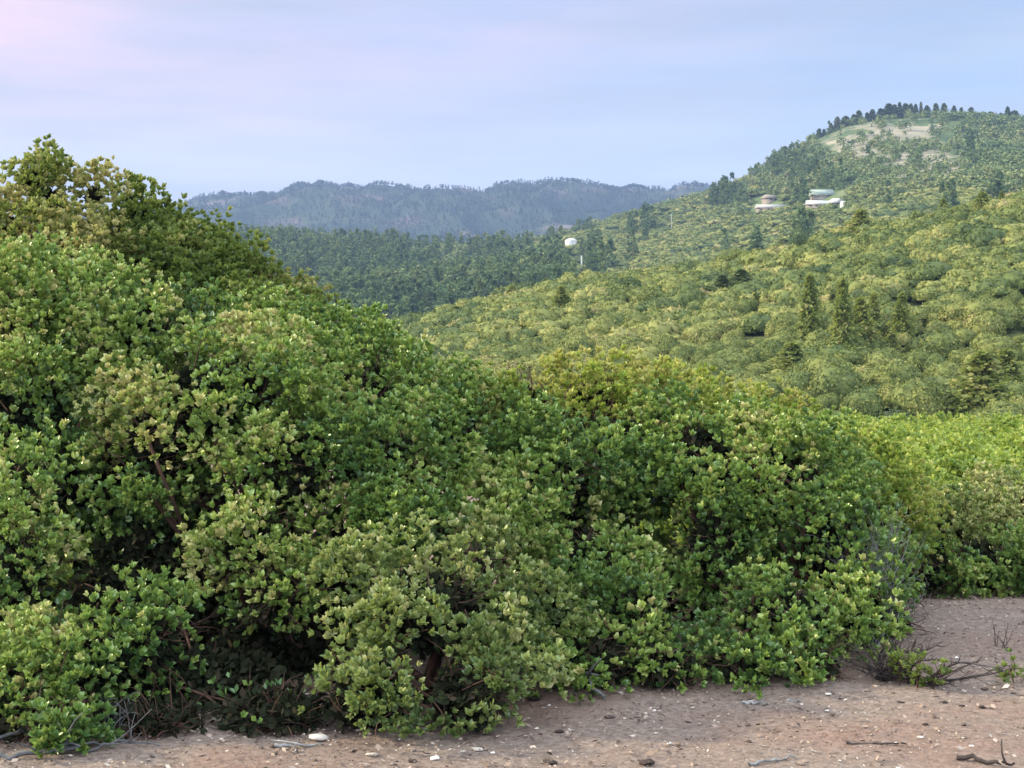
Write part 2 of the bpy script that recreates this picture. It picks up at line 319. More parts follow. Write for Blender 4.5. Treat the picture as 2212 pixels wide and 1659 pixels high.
def barren(px, row):               # how bare the hill is at that place (0..1)
    def blob(cx, cy, rx, ry, rot=0):
        c, s = math.cos(rot), math.sin(rot); u = (px - cx) * c + (row - cy) * s; v = -(px - cx) * s + (row - cy) * c
        return np.clip(1.25 - np.hypot(u / rx, v / ry), 0, 1)
    b = np.maximum.reduce([blob(1905, 300, 150, 42, -.12), blob(1970, 335, 140, 66, .45), blob(2055, 385, 110, 36, .75), blob(1930, 395, 140, 34, -.35), blob(1850, 330, 80, 24, -.35), blob(2010, 430, 170, 32, .05), blob(2000, 385, 110, 50, .2)])
    return b

xs = np.unique(np.concatenate([np.linspace(-60, -8, 40), np.linspace(-8, 8, 330), np.linspace(8, 60, 40)]))
ys = np.unique(np.concatenate([np.linspace(-25, 6, 30), np.linspace(6, 14, 180), np.linspace(14, 45, 100)]))
XG, YG = np.meshgrid(xs, ys); ZG = near_z(XG, YG) + fbm(XG, YG, .28, 3) * .018
edge = YG > 44.9; ZG[edge] = near_z(XG[edge], YG[edge] * 0 + 45)
gm = mesh('ground', np.stack([XG, YG, ZG], -1).reshape(-1, 3), gridfaces(*XG.shape), M['ground'], True)
tag(obj('ground', gm), kind='structure')
def terr(name, y0, y1, mat, tone=None):
    a = max(np.searchsorted(Yg, y0) - 1, 0); b = np.searchsorted(Yg, y1) + 1
    V = np.stack([XX[a:b], YY[a:b], ZT[a:b]], -1); Fa = gridfaces(V.shape[0], V.shape[1])
    tn = None
    if tone:
        c = V.reshape(-1, 3); row = rows_of(c); tn = barren(px_of(c[:, 0] / c[:, 1]), row) * (c[:, 1] > 900)
    o = obj(name, mesh(name, V.reshape(-1, 3), Fa, mat, True, tn, 'POINT')); tag(o, kind='structure'); return o
def rows_of(c):                    # picture row (2212) of a point
    r = (c[:, 2] - H) / c[:, 1]; sp_, cp_ = math.sin(PITCH), math.cos(PITCH)
    v = (r * cp_ + sp_) / (cp_ - r * sp_); return (384 - v * F) / K
terr('hillside', 45, 430, M['scrubsoil'])
terr('forest_hill', 430, 2300, M['hillB'], True)
M['ridgefloor'] = simplemat('ridge_slopes', G((.35, (.03, .05, .03)), (.55, (.05, .075, .04)), (.62, (.10, .09, .07)), (.70, (.20, .165, .15))), scale=.006)
terr('mountain_ridge', 2300, 4950, M['ridgefloor'])
sc.cycles.use_denoising = True

# ------------------------------------------------------------------ near shrubs
def ell(px, row, Y, rx, ry, rd=None):
    """ellipsoid at a place; rx, ry in photo units at that depth, rd metres in depth"""
    c = P(px, row, Y); a = rx / F2 * Y; b = ry / F2 * Y
    return c, np.array([a, rd if rd else (a + b) / 2, b])
def inside(p, E, k=1.0):
    c, r = E; return (((p - c) / (r * k)) ** 2).sum(-1) < 1
def build_crown(E, lr, leaf, r, simple, nro, nl, tone, dens=1.0, gap=.18, backcull=.35, tuftr=.095, droop=0.0):
    """leaf rosettes in tufts on lobes spread over the union of ellipsoids E"""
    Vs, Fs, Ts, lob = [], [], [], []
    b = 0
    for k, (c, rr_) in enumerate(E):
        area = 4 * np.pi * (((rr_[0] * rr_[1]) ** 1.6 + (rr_[0] * rr_[2]) ** 1.6 + (rr_[1] * rr_[2]) ** 1.6) / 3) ** (1 / 1.6)
        n = max(6, int(area / (lr ** 2 * 1.9) * dens))
        d = rdir(n * 3, r)
        keep = [];
        pts = d * np.maximum(rr_ - lr * .55, rr_ * .45) * r.uniform(.78, 1.16, (len(d), 1))
        for i in range(len(d)):
            if len(keep) >= n: break
            if all(np.linalg.norm(pts[i] - pts[j]) > min(lr * 1.1, .95 * rr_.min()) for j in keep): keep.append(i)
        pts = pts[keep] + c; dd = d[keep]
        z0 = near_z(pts[:, 0], pts[:, 1])
        ok = pts[:, 2] > z0 + .02
        for j, E2 in enumerate(E):
            if j != k: ok &= ~inside(pts, E2, .72)
        back = dd[:, 1] > .35
        ok &= ~(back & (r.random(len(dd)) < backcull))
        for p, q in zip(pts[ok], dd[ok]): lob.append((p, q, lr * r.uniform(.6, 1.05), c))
    C, A, T = [], [], []
    for p, q, R_, c in lob:
        nt_ = max(5, int(3.0 * R_ ** 2 / (tuftr ** 2)))
        u = rdir(nt_ * 2, r); u[:, 2] += .22; u = nrm(u + q * .45)[:nt_]
        sq = np.array([1.15, 1.15, .82])
        tp = p + u * sq * R_ * r.uniform(.8, 1.05, (nt_, 1))
        nzv = fbm(tp[:, 0] * 1.0 + tp[:, 2] * 1.7, tp[:, 1] + tp[:, 2] * .9, .3, 2)
        m = nzv > -.42 + gap
        tp = tp[m]; u = u[m]
        lt = tone + r.normal() * .15
        for t_, uu in zip(tp, u):
            v = rdir(nro, r); ax = nrm(v * .38 + uu * .62 + np.array([0, 0, .62]))
            C.append(t_ + v * np.array([.85, .85, 1.15]) * tuftr * r.uniform(.35, 1.0, (nro, 1)) + ax * tuftr * .4); A.append(ax); T.append(lt + r.normal() * .07 + .28 * (r.random(nro) < .13))
        # inner filling leaves, tone lowered to paint shade inside the lobe
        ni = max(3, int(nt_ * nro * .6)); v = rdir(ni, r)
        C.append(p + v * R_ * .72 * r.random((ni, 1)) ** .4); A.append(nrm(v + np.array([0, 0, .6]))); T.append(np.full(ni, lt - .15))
    C = np.concatenate(C); A = np.concatenate(A); T = np.concatenate(T)
    zz = near_z(C[:, 0], C[:, 1]) if C[:, 1].max() < 45 else -1e9
    ok = C[:, 2] > zz + .015
    V, Fa, tn = leaves(C[ok], A[ok], leaf, nl, r, simple, T[ok], spread=(8, 50), width=.31)
    return V, Fa, tn, lob
def stems_for(base, lob, r, n=26, r0=.035, twigs=0, E=None):
    paths = []
    idx = r.permutation(len(lob))[:n]
    hubs = []
    for k in range(5):
        a = r.uniform(0, 2 * np.pi); tgt = lob[idx[k % len(idx)]][0]
        mid = base + (tgt - base) * .5 + r.normal(size=3) * .08; mid[2] = max(mid[2], base[2] + .12)
        p = limb(base + np.array([math.cos(a) * .1, math.sin(a) * .1, -.05]), mid, r0 * r.uniform(.8, 1.2), r0 * .6, 7, .12, r); paths.append(p); hubs.append(p[0][-1])
    for i in idx:
        t = lob[i][0]; hb = hubs[int(np.argmin([np.linalg.norm(t - q) for q in hubs]))]
        p = limb(hb, t + r.normal(size=3) * .03, r0 * .55, .006, 8, .13, r); paths.append(p)
        for _ in range(3):
            e = t + rdir(1, r)[0] * lob[i][2] * .8; e[2] = max(e[2], base[2] + .05)
            paths.append((limb(p[0][5], e, .006, .0025, 5, .12, r))) if e[2] < t[2] + .05 else None
    if twigs and E:
        for _ in range(twigs):
            c, rr_ = E[r.integers(len(E))]; a = c + rdir(1, r)[0] * rr_ * r.uniform(.2, .68); b = a + nrm(rdir(1, r)[0] + (a - base) * .6) * r.uniform(.1, .28)
            zg = near_z(a[0], a[1]) + .02; a[2] = max(a[2], zg); b[2] = max(b[2], zg)
            paths.append(limb(a, b, .0045, .0015, 5, .12, r))
    return tubes(paths, 4)
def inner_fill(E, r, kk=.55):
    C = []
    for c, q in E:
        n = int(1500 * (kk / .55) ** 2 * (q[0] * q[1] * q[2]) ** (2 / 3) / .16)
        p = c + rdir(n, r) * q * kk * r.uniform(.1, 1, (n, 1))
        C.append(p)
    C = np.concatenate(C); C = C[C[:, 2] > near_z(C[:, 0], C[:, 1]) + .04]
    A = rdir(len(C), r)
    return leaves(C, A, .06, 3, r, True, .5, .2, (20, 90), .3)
def shrub(label, E, mat='manz', tone=.4, lr=.27, leaf=.038, seed=1, simple=False, nro=8, nl=9, dens=1.5, gap=.10, backcull=.5, twigs=200, tuftr=.092, base=None, group='manzanita shrubs around the clearing', name='manzanita_shrub', cat='shrub', inner=.5, nst=26, r0=.035):
    r = np.random.default_rng(seed)
    V, Fa, tn, lob = build_crown(E, lr, leaf, r, simple, nro, nl, tone, dens, gap, backcull, tuftr)
    if base is None:
        c = np.mean([e[0] for e in E], 0); base = np.array([c[0], c[1] + .1, near_z(c[0], c[1]).item()])
    t = empty(name, base, label, cat, group)
    obj('foliage', mesh('foliage', V - base, Fa, M[mat], False, tn), t)
    SV, SF = stems_for(base, lob, r, n=nst, r0=r0, twigs=twigs, E=E)
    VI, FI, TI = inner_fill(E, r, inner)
    obj('shade_black_dead_leaves', mesh('shade_black_dead_leaves', VI - base, FI, M['inner'], False, TI), t)
    obj('stems', mesh('stems', SV - base, SF, M['bark'], True), t)
    return t
e = ell
NEAR = [
 # label, ellipsoids, options
 ('broad olive manzanita bulging forward over the dirt at the bottom middle', [e(930, 1320, 8.65, 225, 160, .62), e(790, 1510, 8.15, 170, 135, .42), e(1010, 1510, 8.15, 145, 135, .42), e(1110, 1330, 8.9, 90, 120, .4), e(1000, 1240, 9.0, 110, 90, .4)], dict(mat='olive', tone=.55, seed=11)),
 ('lowest leafy shrub at the left edge with a dark hollow on its right', [e(30, 1250, 8.9, 110, 200, .55), e(190, 1420, 8.4, 190, 120, .42), e(330, 1380, 8.5, 90, 110, .35), e(20, 1490, 8.1, 80, 100, .3), e(60, 1060, 9.3, 120, 110, .5)], dict(mat='manz', tone=.43, seed=12)),
 ('small green manzanita sprout under the shrub by the left edge', [e(110, 1580, 7.75, 95, 55, .2)], dict(mat='manz', tone=.3, seed=13, lr=.14, twigs=15, tuftr=.07)),
 ('big rounded manzanita mass left of the middle, just behind the olive one', [e(480, 870, 10.1, 250, 170, .8), e(640, 1010, 9.7, 140, 160, .6), e(360, 960, 9.9, 150, 150, .6), e(560, 1180, 9.4, 160, 110, .4), e(600, 1290, 9.05, 105, 110, .4)], dict(mat='manz', tone=.55, seed=14, twigs=400)),
 ('bright green manzanita with its crown at the left edge below the tall bushes', [e(90, 700, 10.9, 200, 150, .8), e(320, 720, 10.8, 150, 120, .7), e(60, 900, 10.2, 160, 150, .6)], dict(mat='manz', tone=.47, seed=15)),
 ('dense mid green manzanita right above the olive shrub', [e(830, 1020, 10.0, 190, 150, .6), e(900, 1140, 9.6, 120, 80, .5), e(760, 860, 10.9, 180, 150, .7), e(640, 760, 11.4, 160, 95, .7)], dict(mat='manz', tone=.42, seed=16)),
 ('narrow upright manzanita at the centre with pale tips against the far hillside', [e(740, 730, 11.9, 60, 62, .4), e(800, 775, 11.8, 60, 60, .4), e(900, 850, 11.4, 120, 100, .6), e(980, 950, 10.9, 110, 150, .6)], dict(mat='manz', tone=.5, seed=17, lr=.22)),
 ('central manzanita with tips coloured sunlit yellow in front of the mounded hillside', [e(1130, 880, 11.5, 110, 85, .5), e(1290, 865, 11.5, 130, 72, .5), e(1390, 890, 11.6, 80, 62, .4)], dict(mat='yellow', tone=.72, seed=18)),  # sunlight on the crest is painted in by the yellow leaf material
 ('mid green manzanita in the centre below the yellow-tipped crest', [e(1150, 960, 11.0, 130, 105, .6), e(1310, 950, 11.0, 150, 92, .6), e(1200, 1050, 10.6, 150, 130, .7), e(1100, 1140, 10.0, 110, 120, .6)], dict(mat='manz', tone=.5, seed=44)),
 ('dark green manzanita touching the dirt right of the olive shrub', [e(1200, 1340, 9.4, 110, 150, .5), e(1290, 1420, 9.0, 125, 115, .4), e(1430, 1440, 9.0, 120, 90, .35), e(1380, 1330, 9.4, 110, 110, .4), e(1270, 1210, 9.9, 120, 110, .5)], dict(mat='manz', tone=.33, seed=19)),
 ('large spreading manzanita at the right end of the front row with its stems showing', [e(1650, 1050, 10.7, 230, 150, .8), e(1500, 1000, 10.9, 150, 140, .7), e(1790, 1180, 10.2, 130, 150, .5), e(1700, 1340, 9.5, 190, 105, .45), e(1600, 1440, 9.1, 130, 80, .3), e(1760, 1445, 9.1, 95, 70, .25), e(1850, 1310, 9.8, 90, 110, .4), e(1540, 1180, 10.2, 90, 130, .4)], dict(mat='manz', tone=.40, seed=20, twigs=500)),
 ('manzanita behind the right end of the front row with pale yellow tips', [e(1450, 895, 12.2, 130, 75, .7), e(1600, 955, 12.4, 160, 80, .8), e(1800, 1030, 12.3, 150, 85, .8), e(1900, 1100, 11.9, 110, 80, .6)], dict(mat='yellow', tone=.6, seed=21)),  # yellow leaf colour stands in for sun on the tips
 ('tallest bush with yellow brown leaves at the top left against the sky', [e(68, 385, 13.0, 55, 62, .35), e(90, 430, 13.0, 75, 70, .4), e(110, 470, 13.0, 105, 85, .5), e(200, 425, 13.1, 40, 42, .25), e(20, 500, 13.0, 70, 90, .5), e(190, 530, 12.8, 100, 70, .5), e(90, 580, 12.6, 140, 80, .6)], dict(mat='dull', tone=.85, seed=22, lr=.24, gap=.12, leaf=.042, inner=.28, twigs=0, nst=9)),
 ('tall dark olive bush rising behind the front manzanitas and hiding the valley', [e(300, 465, 13.6, 50, 58, .4), e(380, 540, 13.6, 95, 68, .6), e(490, 612, 13.3, 115, 82, .7), e(580, 665, 13.0, 85, 68, .6), e(330, 600, 13.0, 130, 100, .7), e(460, 690, 12.6, 180, 80, .7)], dict(mat='dull', tone=.42, twigs=0, nst=12, seed=23, lr=.27, leaf=.042)),
 ('low rounded manzanita on the far side of the clearing at the right edge', [e(2120, 1215, 12.4, 120, 80, .5), e(2010, 1220, 12.3, 90, 85, .45), e(2230, 1230, 12.6, 100, 80, .5)], dict(mat='manz', tone=.45, seed=24)),
 ('pale yellow green manzanita just behind the low one at the right edge', [e(2030, 1130, 13.3, 120, 60, .6), e(2180, 1100, 13.8, 110, 60, .6)], dict(mat='olive', tone=.6, seed=25)),
 ('thin leafy manzanita between the front row and the clearing on the right', [e(1920, 1350, 10.3, 60, 70, .3), e(1935, 1250, 10.8, 60, 80, .3)], dict(mat='manz', tone=.28, seed=26, gap=.3, lr=.2)),
]
NEAR += [
 ('shaded manzanita deep in the dark hollow behind the front shrubs at the left', [e(330, 1330, 10.6, 200, 200, .6), e(560, 1400, 10.3, 160, 170, .5), e(150, 1300, 10.6, 200, 180, .5)], dict(mat='manz', tone=.1, seed=27, simple=True, leaf=.05, nro=5, nl=6, twigs=900)),  # low leaf tone puts the hollow's shade into the colour
 ('shaded manzanita low behind the olive shrub and the dark green one', [e(730, 1250, 10.3, 140, 190, .5), e(1130, 1430, 10.3, 220, 120, .5), e(900, 1400, 10.2, 200, 150, .5)], dict(mat='manz', tone=.15, seed=28, simple=True, leaf=.05, nro=5, nl=6, twigs=300)),  # tone kept low to paint the shade behind the front shrubs
 ('shaded undergrowth shrub at the back of the gap by the left edge', [e(-60, 1330, 10.0, 160, 200, .5), e(30, 1480, 9.6, 120, 70, .4)], dict(mat='manz', tone=.15, seed=29, simple=True, leaf=.05, nro=5, nl=6, twigs=300)),  # shade of the gap is put into the low leaf tone
]
NEAR += [
 ('tangle of dead twigs and near-black leaves added for the shade of the hollow at the lower left', [e(360, 1330, 9.9, 230, 200, .4), e(600, 1420, 9.5, 150, 120, .4), e(430, 1500, 8.75, 230, 90, .4), e(590, 1560, 8.12, 120, 62, .3), e(330, 1580, 8.05, 170, 52, .3), e(160, 1585, 8.05, 150, 55, .3), e(0, 1590, 8.0, 100, 60, .3)], dict(mat='manz', tone=.1, seed=41, simple=True, leaf=.04, nro=1, nl=4, twigs=900, dens=.4, inner=1.0, r0=.013)),  # dark leaf fill put in so the hollow reads as shade
 ('manzanita standing behind the hollow under the big rounded mass at the left', [e(250, 1120, 11.2, 260, 190, .6), e(500, 1200, 11.2, 200, 160, .5), e(-20, 1000, 11.0, 150, 250, .6)], dict(mat='manz', tone=.1, seed=42, simple=True, leaf=.045, nro=2, nl=5, twigs=600, inner=.95, dens=.7)),  # leaves toned nearly black to paint the shade of the hollow
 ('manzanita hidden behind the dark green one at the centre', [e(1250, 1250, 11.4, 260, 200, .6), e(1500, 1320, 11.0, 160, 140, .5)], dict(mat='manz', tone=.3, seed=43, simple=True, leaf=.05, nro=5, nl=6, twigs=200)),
]
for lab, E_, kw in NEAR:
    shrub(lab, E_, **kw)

# ------------------------------------------------------------------ thicket beyond the clearing
def proto_bush(seed, R_, n_lobes, leaf, nt_, nro, nl, tone, hgt=.7, sides=True):
    """unit bush about the origin: one crown mesh and one stem mesh"""
    r = np.random.default_rng(seed); C, A, T = [], [], []
    d = rdir(n_lobes, r); d[:, 2] = np.abs(d[:, 2]) * 1.0 - .08; d = nrm(d)
    lr = R_ * .42; base = np.zeros(3); paths = []
    for q in d:
        p = q * np.array([R_, R_, R_ * hgt]) * r.uniform(.68, .9) + np.array([0, 0, R_ * hgt * .45]); lt = tone + r.normal() * .1
        u = rdir(nt_, r); u[:, 2] += .3; u = nrm(u + q * .5); tp = p + u * lr * r.uniform(.75, 1.05, (nt_, 1)) * np.array([1.1, 1.1, .7])
        for t_, uu in zip(tp, u):
            v = rdir(nro, r); ax = nrm(v * .6 + uu * .7 + np.array([0, 0, .5]))
            C.append(t_ + v * lr * .3); A.append(ax); T.append(np.full(nro, lt + r.normal() * .06))
        paths.append(limb(base + r.normal(size=3) * .04, p, R_ * .035, R_ * .008, 6, .12, r))
    C = np.concatenate(C); A = np.concatenate(A); T = np.concatenate(T); C[:, 2] = np.maximum(C[:, 2], .03)
    V, Fa, tn = leaves(C, A, leaf, nl, r, True, T, width=.36)
    SV, SF = tubes(paths, 4)
    return V, Fa, tn, SV, SF
def place(protos, i, name, loc, sc_, rz, label, cat, group, parts=True):
    me1, me2 = protos[i]
    if parts:
        t = empty(name, loc, label, cat, group); t.rotation_euler.z = rz; t.scale = sc_
        obj('foliage', me1, t); obj('stems', me2, t)
    else:
        t = obj(name, me1, None, loc); t.rotation_euler.z = rz; t.scale = sc_; tag(t, label, cat, group)
    return t
def mkproto(args, mat):
    out_ = []
    for a in args:
        V, Fa, tn, SV, SF = proto_bush(*a)
        out_.append((mesh('foliage', V, Fa, M[mat], False, tn), mesh('stems', SV, SF, M['bark'], True)))
    return out_
Dn = mkproto([(s, .75, 34, .045, 16, 5, 7, .45, .75) for s in (31, 32, 33)], 'yellow')
Df = mkproto([(s, .85, 26, .07, 12, 4, 6, .5, .7) for s in (34, 35, 36, 37)], 'yellow')
r = np.random.default_rng(5)
pts = []
for tr in range(6000):
    y = 13.2 + 34 * r.random() ** .8; s = r.uniform(.02, .40); x = s * y
    if y < 16 and s < .1: continue
    if y < 14.4 and s > .24: continue
    dm = .85 if y < 20 else 1.05 if y < 30 else 1.3
    if all((x - q[0]) ** 2 + (y - q[1]) ** 2 > dm * dm for q in pts): pts.append((x, y))
    if len(pts) >= 250: break
for x, y in pts:
    far = y > 20
    # the ground falls away, so the tops follow it
    hgt = r.uniform(.85, 1.25) * (1.0 if y > 16 else .8)
    loc = (x, y, float(near_z(x, y)) - .03); g = r.uniform(.9, 1.25)
    lab = 'rounded yellow-green manzanita in the sunlit thicket behind the clearing' if far else 'leafy green manzanita in the front of the thicket behind the clearing'
    place(Df if far else Dn, r.integers(4 if far else 3), 'manzanita_shrub', loc, (g, g, hgt), r.uniform(0, 6.28), lab, 'shrub', 'manzanitas in the far thicket' if far else 'manzanitas at the front of the thicket')

# ------------------------------------------------------------------ mounded chaparral on the hillside
def dome(c, q, zf, r, nu=14, nv=5):
    """closed lumpy crown surface of one dome"""
    u = np.arange(nu) * 2 * np.pi / nu; v = np.linspace(-.45, np.pi / 2 * .97, nv)
    rx = np.cos(v)[:, None] ** .8 if 0 else np.cos(v)[:, None]
    lump = 1 + r.normal(size=(nv, nu)) * .07
    P_ = np.stack([np.cos(u)[None] * rx * lump, np.sin(u)[None] * rx * lump, np.broadcast_to(np.sin(v)[:, None], (nv, nu)) * zf * lump], -1) * q + c
    i = np.arange(nv - 1)[:, None] * nu; j = np.arange(nu)[None]; j2 = (j + 1) % nu
    F_ = np.stack([i + j, i + j2, i + nu + j2, i + nu + j], -1).reshape(-1, 4)
    V = np.concatenate([P_.reshape(-1, 3), [c + np.array([0, 0, zf * q * 1.0])]]); top = len(V) - 1; k = (nv - 1) * nu
    cap = np.array([[k + a, k + (a + 1) % nu, top, top] for a in range(nu)])
    return V, F_, cap[:, :3]
def mound(seed, n, leaf, tone=.45, flat=.62, nu=14, nv=5):
    """irregular flat-topped bush of several merged domes, radius about 1"""
    r = np.random.default_rng(seed)
    k = r.integers(4, 9); st = r.uniform(.35, .7, 2)
    lc = np.c_[r.normal(size=(k, 2)) * st, r.uniform(.2, .5, k)]; lrr = r.uniform(.35, .7, k)
    lc[0] = (0, 0, .4); lrr[0] = r.uniform(.65, .9)
    Vs, F4, F3, T4, T3, b = [], [], [], [], [], 0
    C, A, T = [], [], []
    for c, q in zip(lc, lrr):
        zf = r.uniform(.5, .75); V, f4, f3 = dome(c, q * .96, zf, r, nu, nv); tn = tone + r.normal() * .06
        Vs.append(V); F4.append(f4 + b); F3.append(f3 + b); T4.append(np.full(len(f4), tn)); T3.append(np.full(len(f3), tn)); b += len(V)
        m = int(n * q * q / (lrr ** 2).sum()); d = rdir(m, r); d[:, 2] = np.abs(d[:, 2]) - .3; d = nrm(d)
        p = d * q * r.uniform(.92, 1.05, (m, 1)); p[:, 2] = p[:, 2] * zf; p = p + c
        C.append(p); A.append(nrm(d * np.array([1, 1, 1.4]) + r.normal(size=(m, 3)) * .3)); T.append(np.full(m, tn))
    C = np.concatenate(C); A = np.concatenate(A); T = np.concatenate(T) + r.normal(size=len(C)) * .07
    V, Fa, tn = leaves(C, A, leaf, 3, r, True, T, spread=(50, 95), width=.45)
    return np.concatenate(Vs + [V]), [np.concatenate(F4 + [Fa + b]), np.concatenate(F3)], np.concatenate(T4 + [tn] + T3)
Mp = [mound(40 + i, 1500, .085, .35 + .05 * i) for i in range(8)]
Mpm = [mesh('mound', v, f, M['hill'], True, t) for v, f, t in Mp]
Ms = [mound(60 + i, 420, .13) for i in range(9)]
r = np.random.default_rng(9)
cand = []
from collections import defaultdict
cell = defaultdict(list)
for tr in range(130000):
    y = 118 + 205 * r.random(); s = r.uniform(-.34, .45); x = s * y
    dm = (3.0 + 2.0 * vnoise(x, y, 9)) * r.choice([.9, 1.12, 1.35, 1.6])
    key = (int(x // 5), int(y // 5)); bad = False
    for a in (-1, 0, 1):
        for b_ in (-1, 0, 1):
            for q in cell[(key[0] + a, key[1] + b_)]:
                if (x - q[0]) ** 2 + (y - q[1]) ** 2 < dm * dm: bad = True; break
            if bad: break
        if bad: break
    if bad: continue
    cell[key].append((x, y)); cand.append((x, y))
cand = np.array(cand); cz = TZ(cand[:, 0], cand[:, 1])
bare = fbm(cand[:, 0], cand[:, 1], 30, 2)
keep = (bare > -.5) & ~((cand[:, 1] < 138) & (px_of(cand[:, 0] / cand[:, 1]) < 2100) & (px_of(cand[:, 0] / cand[:, 1]) > 1500))
cand = cand[keep]; cz = cz[keep]
order = np.argsort(cand[:, 1])
pxx = px_of(cand[:, 0] / cand[:, 1]); rw = rows_of(np.c_[cand, cz + 1])
vis = (pxx > 780) & (pxx < 2260) & (rw < 930 - 0) & (rw < np.interp(pxx, [780, 1000, 1450, 1600, 2212], [760, 830, 880, 925, 935]))
order = order[np.argsort(~vis[order], kind='stable')]
print('mounds', len(cand), 'vis', vis.sum())
SV, SF, ST, SF3, ST3 = [], [], [], [], []; nb = 0
for n_, i in enumerate(order):
    g = r.choice([1.25, 1.7, 2.1, 2.6]) * r.uniform(.85, 1.15); rz = r.uniform(0, 6.28); loc = (cand[i, 0], cand[i, 1], cz[i] - .15); zs = (g * .65 + .95) * r.uniform(.8, 1.4)
    if n_ < 230 :
        o = obj('chaparral_bush', Mpm[r.integers(8)], None, loc); o.rotation_euler.z = rz; o.scale = (g, g, zs)
        tag(o, 'rounded grey-green bush in the lower part of the mounded hillside', 'bush', 'round bushes on the lower hillside')
    else:
        if not (-.33 < cand[i, 0] / cand[i, 1] < .44): continue
        v, f, t = Ms[r.integers(9)]; c_, s_ = math.cos(rz), math.sin(rz)
        v2 = np.c_[(v[:, 0] * c_ - v[:, 1] * s_) * g, (v[:, 0] * s_ + v[:, 1] * c_) * g, v[:, 2] * zs] + np.array(loc)
        SV.append(v2); n4 = len(f[0]); SF.append(f[0] + nb); SF3.append(f[1] + nb); tq = t + r.normal() * .2; ST.append(tq[:n4]); ST3.append(tq[n4:]); nb += len(v)
o = obj('chaparral', mesh('chaparral', np.concatenate(SV), [np.concatenate(SF), np.concatenate(SF3)], M['hill'], True, np.concatenate(ST + ST3)))
tag(o, 'blanket of round grey-green bushes over the upper hillside', 'brush', None, 'stuff')

# ------------------------------------------------------------------ trees of the hills
def conifer(seed, n, leaf, h=1.0, wr=.2, tone=.4, base=.1, droop=.35):
    """unit-height conifer with separate ragged boughs: crown and trunk"""
    r = np.random.default_rng(seed); per = 3 if n < 100 else 7; nb = max(4, n // per)
    z0 = base + (.97 - base) * np.sort(r.random(nb)) ** 1.1; ph = np.arange(nb) * 2.4 + r.normal(size=nb) * .3
    ln = wr * (1.0 - z0) ** .8 * r.uniform(.4, 1.35, nb) + .012
    u = (np.arange(per) + .6) / per
    o = np.c_[np.cos(ph), np.sin(ph)]
    rr_ = ln[:, None] * u[None]; zz = z0[:, None] - rr_ * droop * u[None] + r.normal(size=(nb, per)) * .006 + rr_ * .1
    C = np.stack([o[:, :1] * rr_, o[:, 1:] * rr_, zz], -1).reshape(-1, 3) + r.normal(size=(nb * per, 3)) * ln.repeat(per)[:, None] * .10
    C = np.concatenate([C, np.c_[r.normal(size=(max(4, n // 12), 2)) * .006, r.uniform(.8, 1.0, max(4, n // 12))]])
    A = nrm(np.c_[C[:, :2] / (np.linalg.norm(C[:, :2], axis=1, keepdims=True) + 1e-6), np.full(len(C), .5)] + r.normal(size=(len(C), 3)) * .25)
    V, Fa, tn = leaves(C, A, leaf, 3 if n >= 100 else 2, r, True, tone + r.normal(size=len(C)) * .1, spread=(20, 85), width=.34)
    TV, TF = tubes([(np.array([[0, 0, -.03], [0, 0, .5], [0, 0, 1.0]]), np.array([.018, .011, .003]))], 4)
    return V, Fa, tn, TV, TF
def broad(seed, n, leaf, tone=.45):
    r = np.random.default_rng(seed); k = 6
    lc = r.normal(size=(k, 3)) * np.array([.22, .22, .14]) + np.array([0, 0, .62]); q = r.uniform(.2, .34, k)
    C, A = [], []
    for c, qq in zip(lc, q):
        m = n // k; d = rdir(m, r); C.append(c + d * qq * r.uniform(.85, 1.05, (m, 1))); A.append(nrm(d + np.array([0, 0, .5])))
    C = np.concatenate(C); A = np.concatenate(A); C[:, 2] = np.maximum(C[:, 2], .08)
    V, Fa, tn = leaves(C, A, leaf, 3, r, True, tone + r.normal(size=len(C)) * .08, spread=(50, 90), width=.42)
    TV, TF = tubes([(np.array([[0, 0, -.05], [.02, 0, .3], [0, 0, .6]]), np.array([.035, .025, .01]))] + [limb((0, 0, .3), c, .02, .006, 4, .1, r) for c in lc], 4)
    return V, Fa, tn, TV, TF
def raymarch(px, row):
    Y = np.exp(np.linspace(math.log(60), math.log(6000), 4000)); s = (px - 1106) / F2
    y0 = H + RAT(row) * Y; t = TZ(s * Y, Y)
    k = np.argmax((t > y0) & (Y > 100)); return np.array([s * Y[k], Y[k], t[k]])
def gpt(px, Y, dz=0):
    x = (px - 1106) / F2 * Y; return np.array([x, Y, TZ(x, Y)[0] + dz])
HOUSE = [(1620, 1698, 414, 458), (1740, 1828, 410, 462)]
big = [conifer(60 + i, 1500, .05, wr=w_, tone=.5, base=b_) for i, (w_, b_) in enumerate([(.17, .08), (.22, .05), (.26, .04), (.14, .12)])]
bigm = [(mesh('crown', a, b, M['pine'], False, c), mesh('trunk', d, f, M['bark'], True)) for a, b, c, d, f in big]
bigo = [(mesh('crown', a, b, M['softpine'], False, c), mesh('trunk', d, f, M['bark'], True)) for a, b, c, d, f in [conifer(66 + i, 1900, .05, wr=w_, tone=.55, base=.02, droop=.2) for i, w_ in enumerate([.2, .26, .3])]]
brd = [(mesh('crown', a, b, M['forest'], False, c), mesh('trunk', d, f, M['bark'], True)) for a, b, c, d, f in [broad(70 + i, 1500, .05, .35 + .1 * i) for i in range(3)]]
bro = [(mesh('crown', a, b, M['softpine'], False, c), mesh('trunk', d, f, M['bark'], True)) for a, b, c, d, f in [broad(74 + i, 1500, .05, .5) for i in range(3)]]
brk = [(mesh('crown', a, b, M['pine'], False, c), mesh('trunk', d, f, M['bark'], True)) for a, b, c, d, f in [broad(77 + i, 2600, .035, .2) for i in range(3)]]
